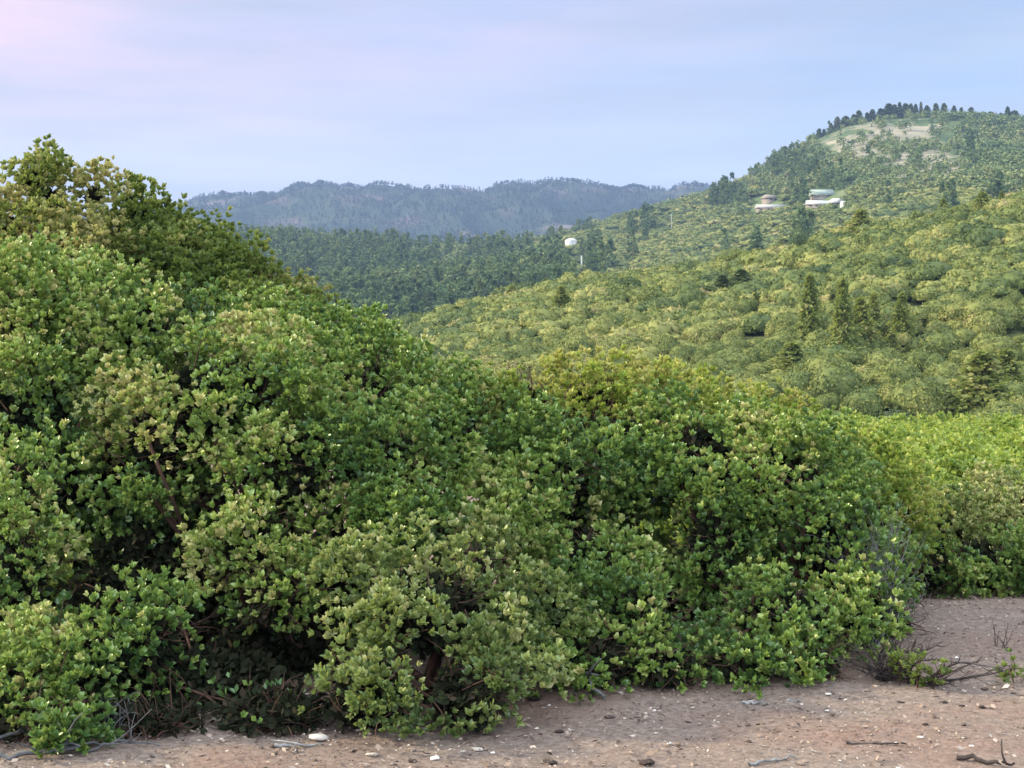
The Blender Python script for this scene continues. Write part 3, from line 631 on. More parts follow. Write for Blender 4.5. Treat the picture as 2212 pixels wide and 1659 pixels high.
def tree(pm, px, rowbase, hpx, wpx, label, Y=None, group=None, name='pine_tree'):
    p = gpt(px, Y) if Y else raymarch(px, rowbase)
    hgt = hpx / F2 * p[1]; wd = wpx / F2 * p[1]
    t = empty(name, p - np.array([0, 0, .3]), label, 'tree', group); t.rotation_euler = (random.uniform(-.05, .05), random.uniform(-.05, .05), random.uniform(0, 6.28))
    f_ = wd / (hgt * (.42 if name == 'pine_tree' else .95)); t.scale = (hgt * f_, hgt * f_, hgt)
    obj('crown', pm[0], t); obj('trunk', pm[1], t); return t
g1 = 'conifers standing among the mounded bushes'
HT = [(bigo[1], 1855, 525, 74, 46, 'brownish conifer standing alone on the hillside crest below the white-roofed house', None),
 (bigo[0], 1752, 750, 160, 44, 'leftmost tall brownish conifer of the clump on the right half of the hillside', None),
 (bigo[0], 1822, 790, 190, 48, 'tall ragged conifer in the middle of the hillside clump', None),
 (bigo[2], 1862, 770, 130, 50, 'bushy conifer leaning into the tall one in the hillside clump', None),
 (bigo[0], 1885, 740, 110, 34, 'narrow conifer on the right side of the hillside clump', None),
 (bigo[0], 1945, 745, 115, 40, 'separate slender conifer right of the hillside clump', None),
 (big and bigm[1], 1800, 700, 70, 34, 'small dark conifer behind the hillside clump', None),
 (bigo[1], 1215, 690, 75, 36, 'brown-green conifer on the left part of the hillside crest', None),
 (bigm[1], 1560, 640, 50, 40, 'dark rounded conifer on the hillside crest left of the thin pole', None),
 (bigm[2], 1600, 636, 58, 44, 'taller dark conifer on the hillside crest behind the thin pole', None),
 (bigo[1], 985, 700, 42, 36, 'small olive conifer at the left end of the hillside crest', None),
 (bigo[2], 1060, 740, 44, 48, 'squat olive conifer just below the left end of the hillside crest', None),
 (bigo[2], 1710, 820, 85, 60, 'yellow-green round-topped conifer in the lower middle of the hillside', None),
 (bigo[1], 1720, 990, 90, 60, 'yellowish conifer low on the hillside in front of the dark oak', 131),
 (bigo[2], 2120, 905, 150, 90, 'wide yellow-green conifer low on the right edge of the hillside', None),
 (bigo[1], 2175, 860, 110, 60, 'yellow-green conifer higher on the right edge of the hillside', None),
 (bigo[0], 2105, 470, 40, 40, 'small conifer on the crest near the right edge', None),
 (bigo[1], 1690, 555, 40, 44, 'rust tinted conifer on the middle of the hillside crest', None)]
for pm, px, rb, hp, wp, lab, Yf in HT:
    tree(pm, px, rb, hp, wp * 1.5, lab, Yf, g1)
g2 = 'dark oaks along the foot of the hillside'
for i, (px, rb, hp, wp, lab) in enumerate([(1560, 905, 70, 120, 'dark green oak at the foot of the hillside, nearest the yellow-tipped shrubs'), (1650, 915, 85, 150, 'broad dark oak at the foot of the hillside left of the clearing thicket'), (1745, 925, 95, 130, 'tall olive oak at the foot of the hillside'), (1950, 928, 80, 130, 'darkest round oak at the foot of the hillside, right of the olive ones'), (1850, 925, 78, 110, 'lighter oak between the two dark ones at the foot of the hillside'), (2060, 920, 60, 110, 'dull green oak right of the darkest one at the foot of the hillside'), (1440, 690, 40, 60, 'small dark oak on the left middle of the hillside'), (1330, 650, 34, 54, 'small dark oak just under the hillside crest'), (1690, 690, 44, 70, 'dark oak in the hollow of the hillside under the crest')]):
    tree((brk if i not in (2, 4) else bro)[i % 3], px, rb, hp, wp, lab, 122 if rb > 900 else None, g2, 'oak_tree')

r = np.random.default_rng(77)
for i in range(34):
    px = r.uniform(900, 2200); Yv = r.uniform(150, 292); hp = r.uniform(22, 46); wp = hp * r.uniform(.7, 1.3)
    if i % 3 == 0: tree(bigo[r.integers(3)], px, 0, hp * 1.5, wp * 1.1, 'small olive conifer poking up among the mounded hillside bushes', Yv, 'small conifers scattered over the hillside')
    else: tree((brk, bro)[i % 2][r.integers(3)], px, 0, hp * 1.1, wp * 1.5, 'small dark oak among the mounded hillside bushes' if i % 2 == 0 else 'small olive oak among the mounded hillside bushes', Yv, 'small dark oaks scattered over the hillside' if i % 2 == 0 else 'small olive oaks scattered over the hillside', 'oak_tree')
# crest trees of the peak
g3 = 'trees along the summit of the far right hill'
cr = [(1692, 30, 13), (1730, 22, 12), (1790, 27, 10), (1804, 30, 12), (1822, 34, 16), (1850, 30, 20), (1878, 28, 14), (1897, 36, 16), (1912, 38, 18), (1925, 34, 14), (1936, 32, 12), (1948, 30, 14), (1960, 30, 12), (1971, 32, 12), (1984, 32, 10), (1996, 30, 12), (2014, 32, 15), (2032, 30, 12), (2052, 32, 14), (2068, 24, 12), (2090, 24, 18), (2104, 20, 14), (2120, 22, 18), (2142, 16, 10), (2168, 28, 16), (2182, 24, 18), (2205, 20, 16), (1660, 20, 12), (1630, 22, 10), (1604, 18, 10), (1776, 20, 12), (1764, 22, 12), (1748, 18, 12), (1712, 17, 12), (1680, 18, 10), (1575, 16, 10), (1548, 16, 12), (1520, 18, 10), (1494, 16, 12), (1470, 20, 12), (1448, 16, 12), (1905, 30, 14), (1868, 26, 14), (1838, 26, 14), (2078, 18, 14), (2132, 20, 14), (2155, 18, 14), (2193, 22, 14), (2220, 24, 16), (2240, 22, 14)]
for px, hp, wp in cr:
    tree(bigm[random.randrange(1, 3)], px, 0, hp * random.uniform(.85, 1.3), wp * random.uniform(1.3, 2.2), 'dark conifer on the skyline of the far right hill', 1396, g3)
# forest: individuals in front, the rest one mass
r = np.random.default_rng(12)
lowc = [conifer(80 + i, 110, .075, wr=w_, tone=.4, base=.03)[:3] for i, w_ in enumerate([.14, .18, .16, .21])]
lowb = [broad(90 + i, 66, .17, .5)[:3] for i in range(4)]
mc = [(mesh('conifer', *conifer(84 + i, 420, .05, wr=w_, tone=.45, base=.05)[:2], M['pine'])) for i, w_ in enumerate([.17, .22, .19])]
n = 29000
Yt = 430 + 980 * r.random(n) ** 1.1; pxt = r.uniform(-500, 2650, n); xt = (pxt - 1106) / F2 * Yt; zt = TZ(xt, Yt); rt = rows_of(np.c_[xt, Yt, zt])
topt = rows_of(np.c_[xt, Yt, zt + 9])
vis = (topt < rowC(pxt) - 4) | (pxt < 640)
bar = barren(pxt, rt) * (Yt > 900); nzf = fbm(pxt, rt * 2.5, 60, 3)
con = ((pxt < 1150) & (nzf > -.25)) | ((rt > rowC(pxt) - 70) & (pxt < 1300) & (nzf > -.05)) | ((pxt > 1500) & (pxt < 1800) & (rt < 450) & (nzf > .1)) | ((pxt > 1150) & (nzf > .42))
keep = vis & (r.random(n) > np.minimum(bar * 3.0, .80 + .3 * nzf)) & ~((nzf < -.42) & (r.random(n) < .5))
hg = np.where(con, r.uniform(10, 20, n), r.uniform(3, 7, n)); hg = np.where(con & (Yt > 1250), hg * .62, hg)
topt = rows_of(np.c_[xt, Yt, zt + hg])
for x0, x1, yb, Yb in ((1804, 1830, 449, 1290), (1622, 1698, 449, 1210), (1742, 1828, 440, 1250), (1216, 1250, 536, 1180), (1250, 1262, 580, 1100), (1440, 1456, 496, 1150)):
    keep &= ~((pxt > x0 - 3) & (pxt < x1 + 3) & (topt < yb) & (Yt < Yb) & (rt > yb - 25))
cand_ = np.where(keep & con & (pxt > 640) & (pxt < 1330) & (rows_of(np.c_[xt, Yt, zt + 9]) < rowC(pxt) - 8) & (Yt < 1000))[0]
solo = set(r.permutation(cand_)[:190].tolist())
SV, SF, ST = [], [], []; nb = 0; ni = 0
Bm = [mound(110 + q_, 50, .3, nu=9, nv=4) for q_ in range(6)]; BV, BF, BF3, BT, BT3, nbb = [], [], [], [], [], 0
idx = np.where(keep)[0]; idx = idx[np.argsort(Yt[idx])]
for i in idx:
    isc = con[i]; up_ = rt[i] < 470
    hgt = hg[i]
    p = np.array([xt[i], Yt[i], zt[i] - .4]); rz = r.uniform(0, 6.28); c_, s_ = math.cos(rz), math.sin(rz)
    if i in solo:
        o = obj('pine_tree', mc[r.integers(3)], None, p); o.rotation_euler.z = rz; o.scale = (hgt * 1.05, hgt * 1.05, hgt)
        tag(o, 'dark pointed conifer standing out of the valley forest', 'tree', 'pointed conifers of the valley forest'); ni += 1
        continue
    if not isc and pxt[i] > 1000 and rt[i] > 425 + 40 * nzf[i] and Yt[i] < 1330:
        v, f, t = Bm[r.integers(6)]; w_ = r.uniform(3.2, 6.5); h2 = r.uniform(2.6, 4.5); n4 = len(f[0]); tq = t + r.normal() * .16 - .05
        BV.append(np.c_[(v[:, 0] * c_ - v[:, 1] * s_) * w_, (v[:, 0] * s_ + v[:, 1] * c_) * w_, v[:, 2] * h2] + p); BF.append(f[0] + nbb); BF3.append(f[1] + nbb); BT.append(tq[:n4]); BT3.append(tq[n4:]); nbb += len(v); continue
    v, f, t = (lowc if isc else lowb)[r.integers(4)]
    w_ = hgt * (1.05 if isc else r.uniform(.9, 1.5))
    v2 = np.c_[(v[:, 0] * c_ - v[:, 1] * s_) * w_, (v[:, 0] * s_ + v[:, 1] * c_) * w_, v[:, 2] * hgt] + p
    SV.append(v2); SF.append(f + nb); ST.append(t + r.normal() * .13 + (-.12 if isc else .06)); nb += len(v)
print('forest', len(idx), ni, len(BV))
o = obj('brush', mesh('brush', np.concatenate(BV), [np.concatenate(BF), np.concatenate(BF3)], M['hill'], True, np.concatenate(BT + BT3)))
tag(o, 'olive and grey-green brush on the middle slope between the white tank and the houses', 'brush', None, 'stuff')
o = obj('forest', mesh('forest', np.concatenate(SV), np.concatenate(SF), M['forest'], False, np.concatenate(ST)))
tag(o, 'mixed forest and scrub covering the middle hills', 'forest', None, 'stuff')
# far ridge trees
n = 22000
Yt = np.where(r.random(n) < .25, r.uniform(4420, 4515, n), r.uniform(3000, 4450, n)); pxt = r.uniform(-500, 1750, n); xt = (pxt - 1106) / F2 * Yt; zt = TZ(xt, Yt)
fc = [conifer(95 + i, 12, .24, wr=.22, tone=.4, base=.1)[:3] for i in range(3)]
SV, SF, ST = [], [], []; nb = 0
for i in range(n):
    v, f, t = fc[i % 3]; hgt = r.uniform(6, 12) * (1 if Yt[i] < 4420 else np.clip(.5 + 1.3 * vnoise(pxt[i], 3, 21), .15, 1.3)); w_ = hgt * 1.1
    SV.append(v * np.array([w_, w_, hgt]) + np.array([xt[i], Yt[i], zt[i] - .5])); SF.append(f + nb); ST.append(t + r.normal() * .15); nb += len(v)
o = obj('ridge_forest', mesh('ridge_forest', np.concatenate(SV), np.concatenate(SF), M['ridge'], False, np.concatenate(ST)))
tag(o, 'blue hazy pine forest on the distant ridge', 'forest', None, 'stuff')

# ------------------------------------------------------------------ ground litter, stones, sticks
def gz(x, y): return float(near_z(x, y))
def gp(px, row):                  # point on the near ground seen at a place of the photograph
    Y = 9.0
    for _ in range(12):
        Y = (gz(((px - 1106) / F2) * Y, Y) - H) / RAT(row)
    x = (px - 1106) / F2 * Y / (math.cos(PITCH) + math.sin(PITCH) * (384 - row * K) / F)
    return np.array([x, Y, gz(x, Y)])
r = np.random.default_rng(21)
n = 60000
y = 6.5 + 9 * r.random(n) ** 1.1; x = r.uniform(-.42, .42, n) * y
k = fbm(x, y, .9, 3) + r.normal(size=n) * .25 > -.22
x, y = x[k], y[k]; n = len(x)
C = np.c_[x, y, near_z(x, y) + .008 + r.random(n) * .008]
L = np.where(r.random(n) < .12, r.uniform(.025, .045, n), r.uniform(.008, .022, n))
V, Fa, tn = leaves(C, np.repeat([[0, 0, 1.0]], n, 0), L, 1, r, True, np.clip(r.normal(.45, .2, n), 0, .85), .0, (60, 100), .28)
tag(obj('leaf_litter', mesh('leaf_litter', V, Fa, M['litter'], False, tn)), 'dry brown and grey leaf litter scattered over the dirt', 'leaf litter', None, 'stuff')
# pebbles: one mass of small stones
def stone_mesh(seed, squash=.55):
    rr_ = np.random.default_rng(seed); import bmesh
    bm = bmesh.new(); bmesh.ops.create_icosphere(bm, subdivisions=2, radius=1)
    pl = [(rdir(1, rr_)[0], rr_.uniform(.5, .8)) for _ in range(9)]
    for v in bm.verts:
        p = np.array(v.co)
        for d, h_ in pl:
            e_ = p @ d - h_
            if e_ > 0: p = p - d * e_
        v.co = Vector(p * np.array([1, .75, squash]) * (1 + rr_.normal() * .02))
    V = np.array([v.co[:] for v in bm.verts]); Fa = np.array([[v.index for v in f.verts] for f in bm.faces]); bm.free(); return V, Fa
SM = [stone_mesh(i, q) for i, q in enumerate((.55, .4, .7, .5))]
SV, SF, ST = [], [], []; nb = 0
for i in range(1500):
    y = 6.6 + 7.5 * r.random(); x = r.uniform(-.4, .4) * y; v, f = SM[i % 4]; q = r.uniform(.006, .02) * (1.6 if r.random() < .08 else 1); a = r.uniform(0, 6.28)
    R2 = np.array([[math.cos(a), -math.sin(a), 0], [math.sin(a), math.cos(a), 0], [0, 0, 1]])
    SV.append(v @ R2.T * q + np.array([x, y, gz(x, y) + q * .2])); SF.append(f + nb); nb += len(v); ST.append(np.full(len(f), np.clip(r.normal(.4, .13), 0, .58)))
tag(obj('gravel', mesh('gravel', np.concatenate(SV), np.concatenate(SF), M['litter'], False, np.concatenate(ST))), 'small pebbles strewn over the dirt', 'gravel', None, 'stuff')
M['dkstone'] = simplemat('dark_earth_clod', G((.3, (.02, .016, .014)), (.7, (.07, .05, .045))), scale=30, bump=.3)
M['palestone'] = simplemat('white_quartz', G((.3, (.55, .53, .50)), (.7, (.80, .79, .77))), scale=20)
SMm = [[mesh('stone', v, f, m_) for v, f in SM] for m_ in (M['stone'], M['palestone'], M['dkstone'])]
for px, row, wpx, kind, lab in [
    (803, 1634, 34, 0, 'flat pale stone on the dirt just below the olive shrub, left of the others'), (941, 1641, 26, 1, 'white stone on the dirt below the middle of the olive shrub'),
    (1030, 1622, 34, 0, 'tan stone half buried below the right side of the olive shrub'), (1002, 1626, 18, 0, 'small tan stone left of the half buried one below the olive shrub'),
    (1065, 1628, 14, 1, 'small white stone right of the half buried tan one'), (893, 1647, 26, 2, 'dark clod left of the white stone below the olive shrub'),
    (2066, 1422, 12, 1, 'white stone on the bare dirt of the far side of the clearing'), (1732, 1522, 8, 1, 'small white stone on the dirt below the right end of the front shrubs'),
    (1787, 1536, 12, 1, 'white stone on the dirt just right of the front shrubs'), (1790, 1501, 16, 1, 'white stone against the leaves at the right end of the front shrubs'),
    (1988, 1594, 16, 1, 'greyish white stone in the lower right dirt, left of the dark clods'), (1935, 1608, 14, 1, 'flat white stone in the lower right dirt'),
    (2098, 1613, 14, 1, 'white stone near the bottom right of the dirt'), (1940, 1660, 12, 1, 'white stone at the bottom edge right of the long stick'),
    (1414, 1536, 10, 1, 'rounded white stone on the grey dirt in front of the dark green shrub'), (1406, 1530, 7, 1, 'tiny white stone beside the rounded one on the grey dirt'),
    (1176, 1530, 12, 0, 'pale stone near the corner where the dirt meets the dark gap'), (1187, 1525, 11, 1, 'white stone on the dirt right of the dark gap'),
    (1365, 1592, 20, 0, 'pale angular stone low on the grey dirt'), (1447, 1608, 16, 0, 'pale rounded stone near the bottom of the grey dirt'), (1160, 1575, 12, 1, 'white stone at the lower right foot of the olive shrub'),
    (1210, 1583, 26, 2, 'black clod below the dirt corner right of the olive shrub'), (1225, 1557, 24, 2, 'left one of two flat black clods on the grey dirt'), (1262, 1557, 22, 2, 'right one of two flat black clods on the grey dirt'),
    (1316, 1553, 30, 2, 'long flat black clod on the grey dirt right of the pair'), (2000, 1492 + 75, 18, 2, 'dark clod on the lower right dirt left of the two others'), (1945, 1519, 20, 2, 'dark clod on the right dirt nearest the twig pile'),
    (2040, 1520, 22, 2, 'dark clod right of the twig pile on the dirt'), (2078, 1526, 18, 2, 'dark clod between two others at the right of the dirt'), (2120, 1530, 26, 2, 'elongated dark clod near the right edge of the dirt'),
    (1150, 1512, 50, 2, 'dark flat clod in the shadow under the front shrubs'), (1190, 1650, 40, 2, 'dark stone cut by the bottom edge of the picture'), (1400, 1652, 46, 2, 'right dark stone cut by the bottom edge of the picture'),
    (2212 - 70, 1420, 16, 2, 'dark clod on the bare dirt behind the small tuft'), (690, 1598, 50, 0, 'bluish grey rock in the shade left of the olive shrub')]:
    p = gp(px, row); q = wpx / F2 * p[1] / 2
    o = obj('stone', SMm[kind][r.integers(4)], None, p + np.array([0, 0, q * .25])); o.scale = (q, q, q * (.7 if kind != 2 else .45)); o.rotation_euler.z = r.uniform(-.4, .4)
    tag(o, lab, 'stone' if kind != 2 else 'clod', 'stones and clods on the dirt')
def stick(pts, r0, mat, lab, name='dead_branch', forks=2):
    P_ = [gp(a, b) + np.array([0, 0, r0 + dz]) for a, b, dz in pts]; P_ = np.array(P_)
    t = np.linspace(0, 1, len(P_)); tt_ = np.linspace(0, 1, 12); Q = np.stack([np.interp(tt_, t, P_[:, i]) for i in range(3)], 1) + r.normal(size=(12, 3)) * r0 * .5
    paths = [(Q, np.linspace(r0, r0 * .45, 12))]
    for _ in range(forks):
        k_ = r.integers(3, 9); d = nrm(Q[k_ + 1] - Q[k_] + rdir(1, r)[0] * .06) ; e_ = Q[k_] + d * r.uniform(.08, .25) + np.array([0, 0, .01]); e_[2] = max(e_[2], gz(e_[0], e_[1]) + .005)
        paths.append(limb(Q[k_], e_, r0 * .5, r0 * .2, 5, .1, r))
    V, Fa = tubes(paths, 6); b0 = Q[0].copy(); b0[2] = gz(b0[0], b0[1])
    o = obj(name, mesh(name, V - b0, Fa, M[mat], True), None, b0); tag(o, lab, 'dead branch' if r0 > .006 else 'stick', 'dead wood on the dirt'); return o
stick([(1245, 1478, .16), (1262, 1492, .08), (1300, 1515, .0)], .022, 'twig', 'silver weathered branch leaning out under the dark green shrub', forks=3)
stick([(1604, 1521, .0), (1660, 1524, .0)], .011, 'twig', 'pale grey stick on the dirt below the right end of the front shrubs', forks=0)
stick([(1700, 1515, .0), (1730, 1519, 0)], .008, 'twig', 'short pale stick right of the grey one below the front shrubs', forks=0)
stick([(1620, 1656, 0), (1680, 1644, 0), (1718, 1638, 0)], .008, 'twig', 'thin pale stick lying aslant at the bottom middle right', forks=0)
stick([(1100 + 730, 1610, 0), (1960, 1609, 0)], .007, 'darktwig', 'thin dark stick lying level on the lower right dirt', forks=1)
stick([(2070, 1640, 0), (2150, 1652, 0), (2190, 1656, 0)], .012, 'darktwig', 'dark stick near the bottom right corner', forks=1)
stick([(0, 1642, 0), (110, 1640, .02), (220, 1618, .02)], .014, 'greytwig', 'long silvery branch lying on the ground in the bottom left corner', forks=5)
stick([(0, 1612, .03), (60, 1600, .05), (150, 1596, .02)], .010, 'greytwig', 'grey branch behind the silvery one in the bottom left corner', forks=4)
stick([(180, 1628, 0), (260, 1615, .03), (345, 1612, 0)], .008, 'greytwig', 'thin grey branch right of the silvery one in the bottom left corner', forks=4)
stick([(795 - 200, 1618, 0), (700, 1612, .0)], .010, 'twig', 'brownish stick in the shade left of the olive shrub', forks=1)
# dead stump with curved shoots, lower left
def snag(px, row, n_, hgt, lab, mat, name='dead_bush', rad_=.25, r0=.007, lean=(0, 0, 0), sub=3, dens=1.0):
    b = gp(px, row); paths = []
    for i in range(n_):
        a = r.uniform(0, 6.28); e_ = b + np.array([math.cos(a) * rad_ * r.random() ** .5, math.sin(a) * rad_ * .6 * r.random(), hgt * r.uniform(.55, 1.05)]) + np.array(lean) * hgt
        p = limb(b + r.normal(size=3) * np.array([.03, .03, 0]), e_, r0, r0 * .25, 8, .12, r); paths.append(p)
        for _ in range(sub):
            k_ = r.integers(2, 7); paths.append(limb(p[0][k_], p[0][k_] + nrm(p[0][k_] - b + rdir(1, r)[0] * .25) * hgt * r.uniform(.2, .5), r0 * .45, r0 * .15, 5, .15, r))
    V, Fa = tubes(paths, 4); V[:, 2] = np.maximum(V[:, 2], near_z(V[:, 0], V[:, 1]) + .002)
    tag(obj(name, mesh(name, V - b, Fa, M[mat], True), None, b), lab, 'dead bush', 'dead brush')
    return b
snag(225, 1590, 8, .20, 'bare grey curved shoots rising from a dead stump at the lower left', 'greytwig', rad_=.18, r0=.005)
snag(1885, 1395, 34, .72, 'bluish grey leafless bush between the front shrubs and the low far ones', 'twig', rad_=.22, r0=.0045, sub=7)
snag(1985, 1478, 22, .14, 'low pile of dark dead twigs at the right foot of the front shrubs', 'darktwig', rad_=.5, r0=.007, sub=5)
snag(1915, 1470, 30, .24, 'heap of dark dead twigs tucked under the right end of the front shrubs', 'darktwig', rad_=.4, r0=.008, sub=5)
snag(2160, 1400, 7, .2, 'few thin bare shoots on the bare dirt by the right edge', 'darktwig', rad_=.12, r0=.003, sub=1)
snag(2060, 1160, 30, .5, 'small grey leafless bush in front of the thicket on the right', 'twig', rad_=.3, r0=.006, sub=6) if 0 else None
# seedlings beside the twig pile, each its own plant
def seedling(px, row, hpx, lab, mat='dull', tone=.35, w_=.06, seed=1):
    b = gp(px, row); hgt = hpx / F2 * b[1]; rr_ = np.random.default_rng(seed)
    pa = limb(b, b + np.array([rr_.normal() * .03, 0, hgt * .92]), .006, .003, 8, .06, rr_)
    n_ = int(45 * hgt / .3); t_ = rr_.uniform(.3, 1, n_); C = np.stack([np.interp(t_, np.linspace(0, 1, 8), pa[0][:, i]) for i in range(3)], 1) + rdir(n_, rr_) * w_ * rr_.random((n_, 1)) ** .6
    A = nrm(rdir(n_, rr_) * .6 + np.array([0, 0, 1.0]))
    V, Fa, tn = leaves(C, A, .03, 6, rr_, False, tone, .1, (15, 65), .34)
    t = empty('manzanita_seedling', b, lab, 'seedling', 'young manzanitas beside the twig pile')
    obj('foliage', mesh('foliage', V - b, Fa, M[mat], False, tn), t); SV_, SF_ = tubes([pa] + [limb(pa[0][rr_.integers(2, 6)], c, .003, .0015, 4, .1, rr_) for c in C[:14]], 4)
    obj('stem', mesh('stem', SV_ - b, SF_, M['bark'], True), t)
seedling(1942, 1482, 85, 'leafiest young manzanita standing upright left in the twig pile', seed=1, w_=.075)
seedling(1982, 1488, 80, 'young manzanita with a bare lower stem in the middle of the twig pile', seed=2, w_=.065)
seedling(2016, 1490, 55, 'young manzanita leaning at the right end of the twig pile', seed=3, w_=.075)
seedling(2190, 1476, 42, 'low leafy tuft on the dirt at the right edge', seed=4, w_=.10)
seedling(606, 1580, 34, 'single small star of bright leaves in the dark hollow left of the olive shrub', mat='olive', tone=.6, seed=6, w_=.03)

# ------------------------------------------------------------------ buildings, tank, poles
def boxv(x0, x1, y0, y1, z0, z1):
    V = np.array([[x, y, z] for x in (x0, x1) for y in (y0, y1) for z in (z0, z1)], float)
    return V, np.array([[0, 1, 3, 2], [4, 6, 7, 5], [0, 4, 5, 1], [2, 3, 7, 6], [0, 2, 6, 4], [1, 5, 7, 3]])
def bx(name, dims, mat, parent): v, f = boxv(*dims); return obj(name, mesh(name, v, f, mat), parent)
M['whiteroof'] = simplemat('white_metal_roof', G((.3, (.50, .52, .52)), (.7, (.6, .61, .61))), scale=.5)
M['greyroof'] = simplemat('grey_roof', G((.3, (.34, .34, .34)), (.7, (.42, .42, .41))), scale=.5)
M['greenroof'] = simplemat('grey_green_roof', G((.3, (.22, .28, .25)), (.7, (.32, .38, .34))), scale=.5)
M['wall'] = simplemat('pale_pinkish_wall', G((.3, (.24, .21, .19)), (.7, (.30, .265, .24))), scale=.5)
M['glass'] = simplemat('dark_window', G((.3, (.03, .035, .04)), (.7, (.06, .07, .08))), scale=1, rough=.15, spec=.6)
M['white'] = simplemat('white_paint', G((.3, (.60, .62, .62)), (.7, (.7, .71, .71))), scale=.3, rough=.5)
M['lawn'] = simplemat('lawn_grass', G((.3, (.14, .2, .08)), (.7, (.2, .27, .11))), scale=.2)
def house(px, row, wpx, depth, hw, roofh, roofmat, lab, rot=0, nw=4, Yf=None, over=1.0):
    b = gpt(px, Yf); w_ = wpx / F2 * b[1]; t = empty('house', b + np.array([0, 0, .4]), lab, 'house', 'houses on the hill'); t.rotation_euler.z = rot
    bx('wall', (-w_ / 2, w_ / 2, 0, depth, -5, hw), M['wall'], t)
    V = np.array([[-w_ / 2 - over, -over, hw + .02], [w_ / 2 + over, -over, hw + .02], [w_ / 2 + over, depth + over, hw + .02], [-w_ / 2 - over, depth + over, hw + .02], [-w_ / 2 - over * .6, depth / 2, hw + roofh], [w_ / 2 + over * .6, depth / 2, hw + roofh]])
    obj('roof', mesh('roof', V, [np.array([[0, 1, 5, 4], [2, 3, 4, 5], [3, 2, 1, 0]]), np.array([[1, 2, 5], [3, 0, 4]])], roofmat), t)
    for i in range(nw):
        x = -w_ / 2 + (i + .5) * w_ / nw; f = bx('window', (x - .7, x + .7, -.06, .1, hw * .4, hw * .8), M['greyroof'], t); v, fa = boxv(x - .6, x + .6, -.1, -.05, hw * .42, hw * .78); obj('pane', mesh('pane', v, fa, M['glass']), f)
    bx('door', (w_ * .08, w_ * .08 + 1, -.08, .1, 0, 2.1), M['greyroof'], t)
    return t
def YofRow(px, row, lo=700, hi=1390):   # depth where the hill shows at that place
    Y = np.linspace(lo, hi, 700); tz = TZ((px - 1106) / F2 * Y, Y); rr_ = rows_of(np.c_[(px - 1106) / F2 * Y, Y, tz]); return float(Y[np.argmin(np.abs(rr_ - row))])
Y1 = YofRow(1665, 458); Y2 = YofRow(1775, 446); Y3 = YofRow(1775, 432); Y4 = YofRow(1667, 436)
print('house Y', Y1, Y2, Y3, Y4)
house(1665, 456, 60, 9, 2.2, 2.3, M['greyroof'], 'long low house with a light grey roof among the trees of the hill', Yf=Y1)
house(1667, 436, 20, 8, 2.0, 2.4, M['wall'], 'small gabled house with a pinkish roof above the long grey-roofed one', .5, 2, Yf=Y4)
house(1767, 442, 50, 8, 1.6, 2.3, M['whiteroof'], 'house with a bright white roof near the white dome', 0, 4, Yf=Y2)
house(1795, 446, 18, 12, 1.2, 2.6, M['whiteroof'], 'short wing with a white roof stepping down right of the bright white-roofed house', -.6, 1, Yf=Y2 - 14)
house(1776, 428, 44, 12, 1.6, 3.6, M['greenroof'], 'barn with a grey-green roof behind the white-roofed house', 0, 2, Yf=Y3 + 12)
def lathe(prof, n=28):
    a = np.arange(n) * 2 * np.pi / n; prof = np.array(prof); V = np.stack([prof[:, 0][:, None] * np.cos(a), prof[:, 0][:, None] * np.sin(a), np.repeat(prof[:, 1][:, None], n, 1)], -1).reshape(-1, 3)
    i = np.arange(len(prof) - 1)[:, None] * n; j = np.arange(n)[None]; return V, np.stack([i + j, i + (j + 1) % n, i + n + (j + 1) % n, i + n + j], -1).reshape(-1, 4)
Yd = YofRow(1818, 446); b = gpt(1818, Yd); q = 6.8 / F2 * Yd
t = empty('storage_dome', b + np.array([0, 0, .6]), 'small bright white dome on the hill right of the white-roofed house', 'dome')
v, f = lathe([(q, -3), (q, q * .35), (q * .93, q * .75), (q * .72, q * 1.08), (q * .4, q * 1.28), (0.01, q * 1.36)]); obj('shell', mesh('shell', v, f, M['white'], True), t)
bx('door', (-.5, .5, -q - .06, -q + .3, 0, 1.8), M['greyroof'], t)
Yt_ = YofRow(1233, 534, 500, 1390); b = gpt(1233, Yt_); q = 12.5 / F2 * Yt_; hh_ = 19 / F2 * Yt_
t = empty('water_tank', b - np.array([0, 0, .8]), 'round white water tank among the trees of the middle slope', 'water tank')
v, f = lathe([(q, -2), (q, hh_ * .86)]); obj('wall', mesh('wall', v, f, M['white'], True), t)
v, f = lathe([(q * 1.02, hh_ * .86), (q * 1.0, hh_ * .92), (q * .6, hh_ * 1.06), (.05, hh_ * 1.16)]); rf = obj('roof', mesh('roof', v, f, M['white'], True), t)
bx('hatch', (q * .3, q * .3 + .8, -.4, .4, hh_ * 1.04, hh_ * 1.18), M['greyroof'], rf)
V, Fa = tubes([(np.array([[x, -q * .98, 0], [x, -q * .98, hh_]]), np.array([.04, .04])) for x in (q * .2, q * .2 + .5)] + [(np.array([[q * .2, -q * .98, z], [q * .2 + .5, -q * .98, z]]), np.array([.03, .03])) for z in np.arange(.4, hh_, .4)], 5)
obj('ladder', mesh('ladder', V, Fa, M['greyroof'], True), t)
print('tank', Yt_, q)
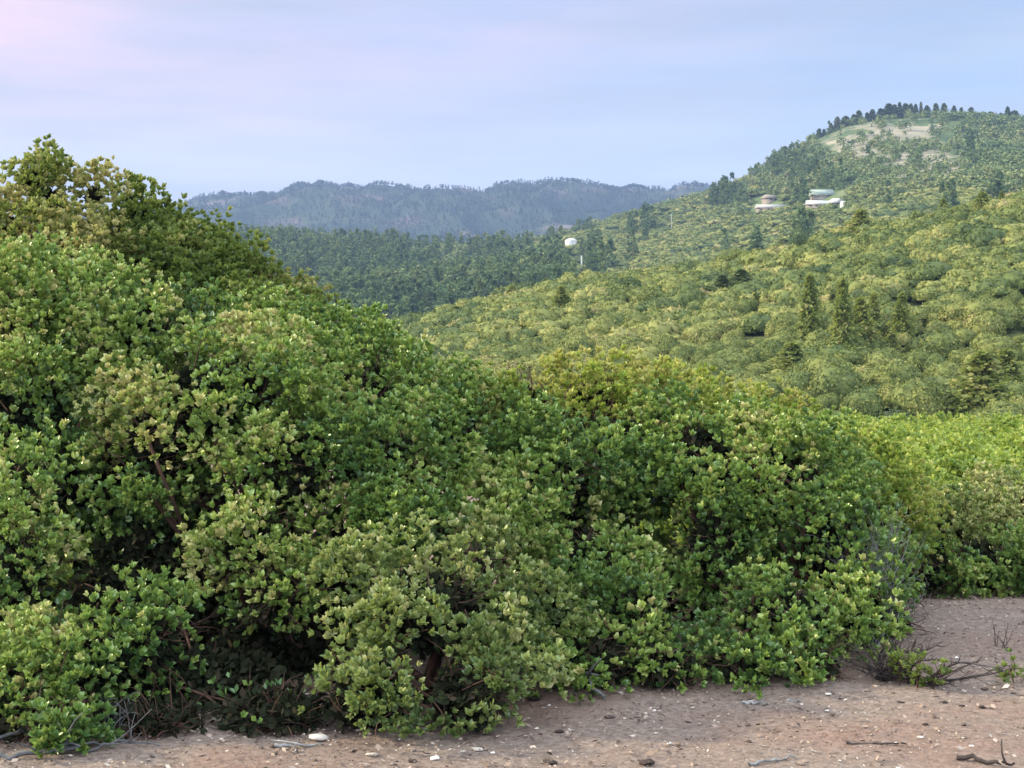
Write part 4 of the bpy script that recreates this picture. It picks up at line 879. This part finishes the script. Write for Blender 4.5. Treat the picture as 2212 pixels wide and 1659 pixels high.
def pole(px, row0, row1, Yf, rad_, mat, lab, arm=True):
    b = gpt(px, Yf); top = P(px, row0, Yf)[2]; hgt = top - b[2]
    V, Fa = tubes([(np.array([[0, 0, -1], [0, 0, hgt * .5], [0, 0, hgt]]), np.array([rad_ * 1.2, rad_, rad_ * .8]))], 8)
    t = empty('utility_pole', b, lab, 'pole', 'poles on the slopes'); obj('shaft', mesh('shaft', V, Fa, mat, True), t)
    if arm: bx('crossarm', (-hgt * .1, hgt * .1, -rad_ * 1.6, -rad_ * .9, hgt * .88, hgt * .91), mat, t)
M['poleg'] = simplemat('weathered_pole', G((.3, (.33, .35, .30)), (.7, (.45, .47, .40))), scale=2)
pole(1586, 566, 632, 262, .12, M['poleg'], 'thin weathered pole on the hillside crest in front of the dark conifers')
pole(1604, 612, 640, 255, .12, M['poleg'], 'short pole stub right of the thin pole on the hillside crest', False)
pole(1256, 552, 585, YofRow(1256, 586, 480, 1200), .45, M['white'], 'thick whitish pole below the white water tank', False)
pole(1449, 462, 500, YofRow(1449, 500, 500, 1390), .28, M['poleg'], 'pale pole on the middle slope right of the white water tank')
pole(1926, 238, 262, 1397, .7, M['white'], 'tall whitish mast among the summit trees of the far right hill', False)

# ------------------------------------------------------------------ haze
m = bpy.data.materials.new('haze'); m.use_nodes = True; t = m.node_tree; t.nodes.clear()
pv = t.nodes.new('ShaderNodeVolumePrincipled'); pv.inputs['Color'].default_value = (.21, .31, .58, 1); pv.inputs['Density'].default_value = 2.0e-4; pv.inputs['Anisotropy'].default_value = .2
oo = t.nodes.new('ShaderNodeOutputMaterial'); t.links.new(pv.outputs[0], oo.inputs['Volume'])
zt_ = float(max(ZT.max(), 0)) + 30; zb_ = float(min(ZT.min(), -1)) - 8
V = np.array([[x, y, z] for x in (-6600, 6600) for y in (-300, 5050) for z in (zb_, zt_)], float)
Fb = np.array([[0, 1, 3, 2], [4, 6, 7, 5], [0, 4, 5, 1], [2, 3, 7, 6], [0, 2, 6, 4], [1, 5, 7, 3]])
o = obj('haze', mesh('haze', V, Fb, m)); tag(o, 'thin blue evening haze over the hills', 'haze', None, 'stuff')
print('haze z', zb_, zt_)
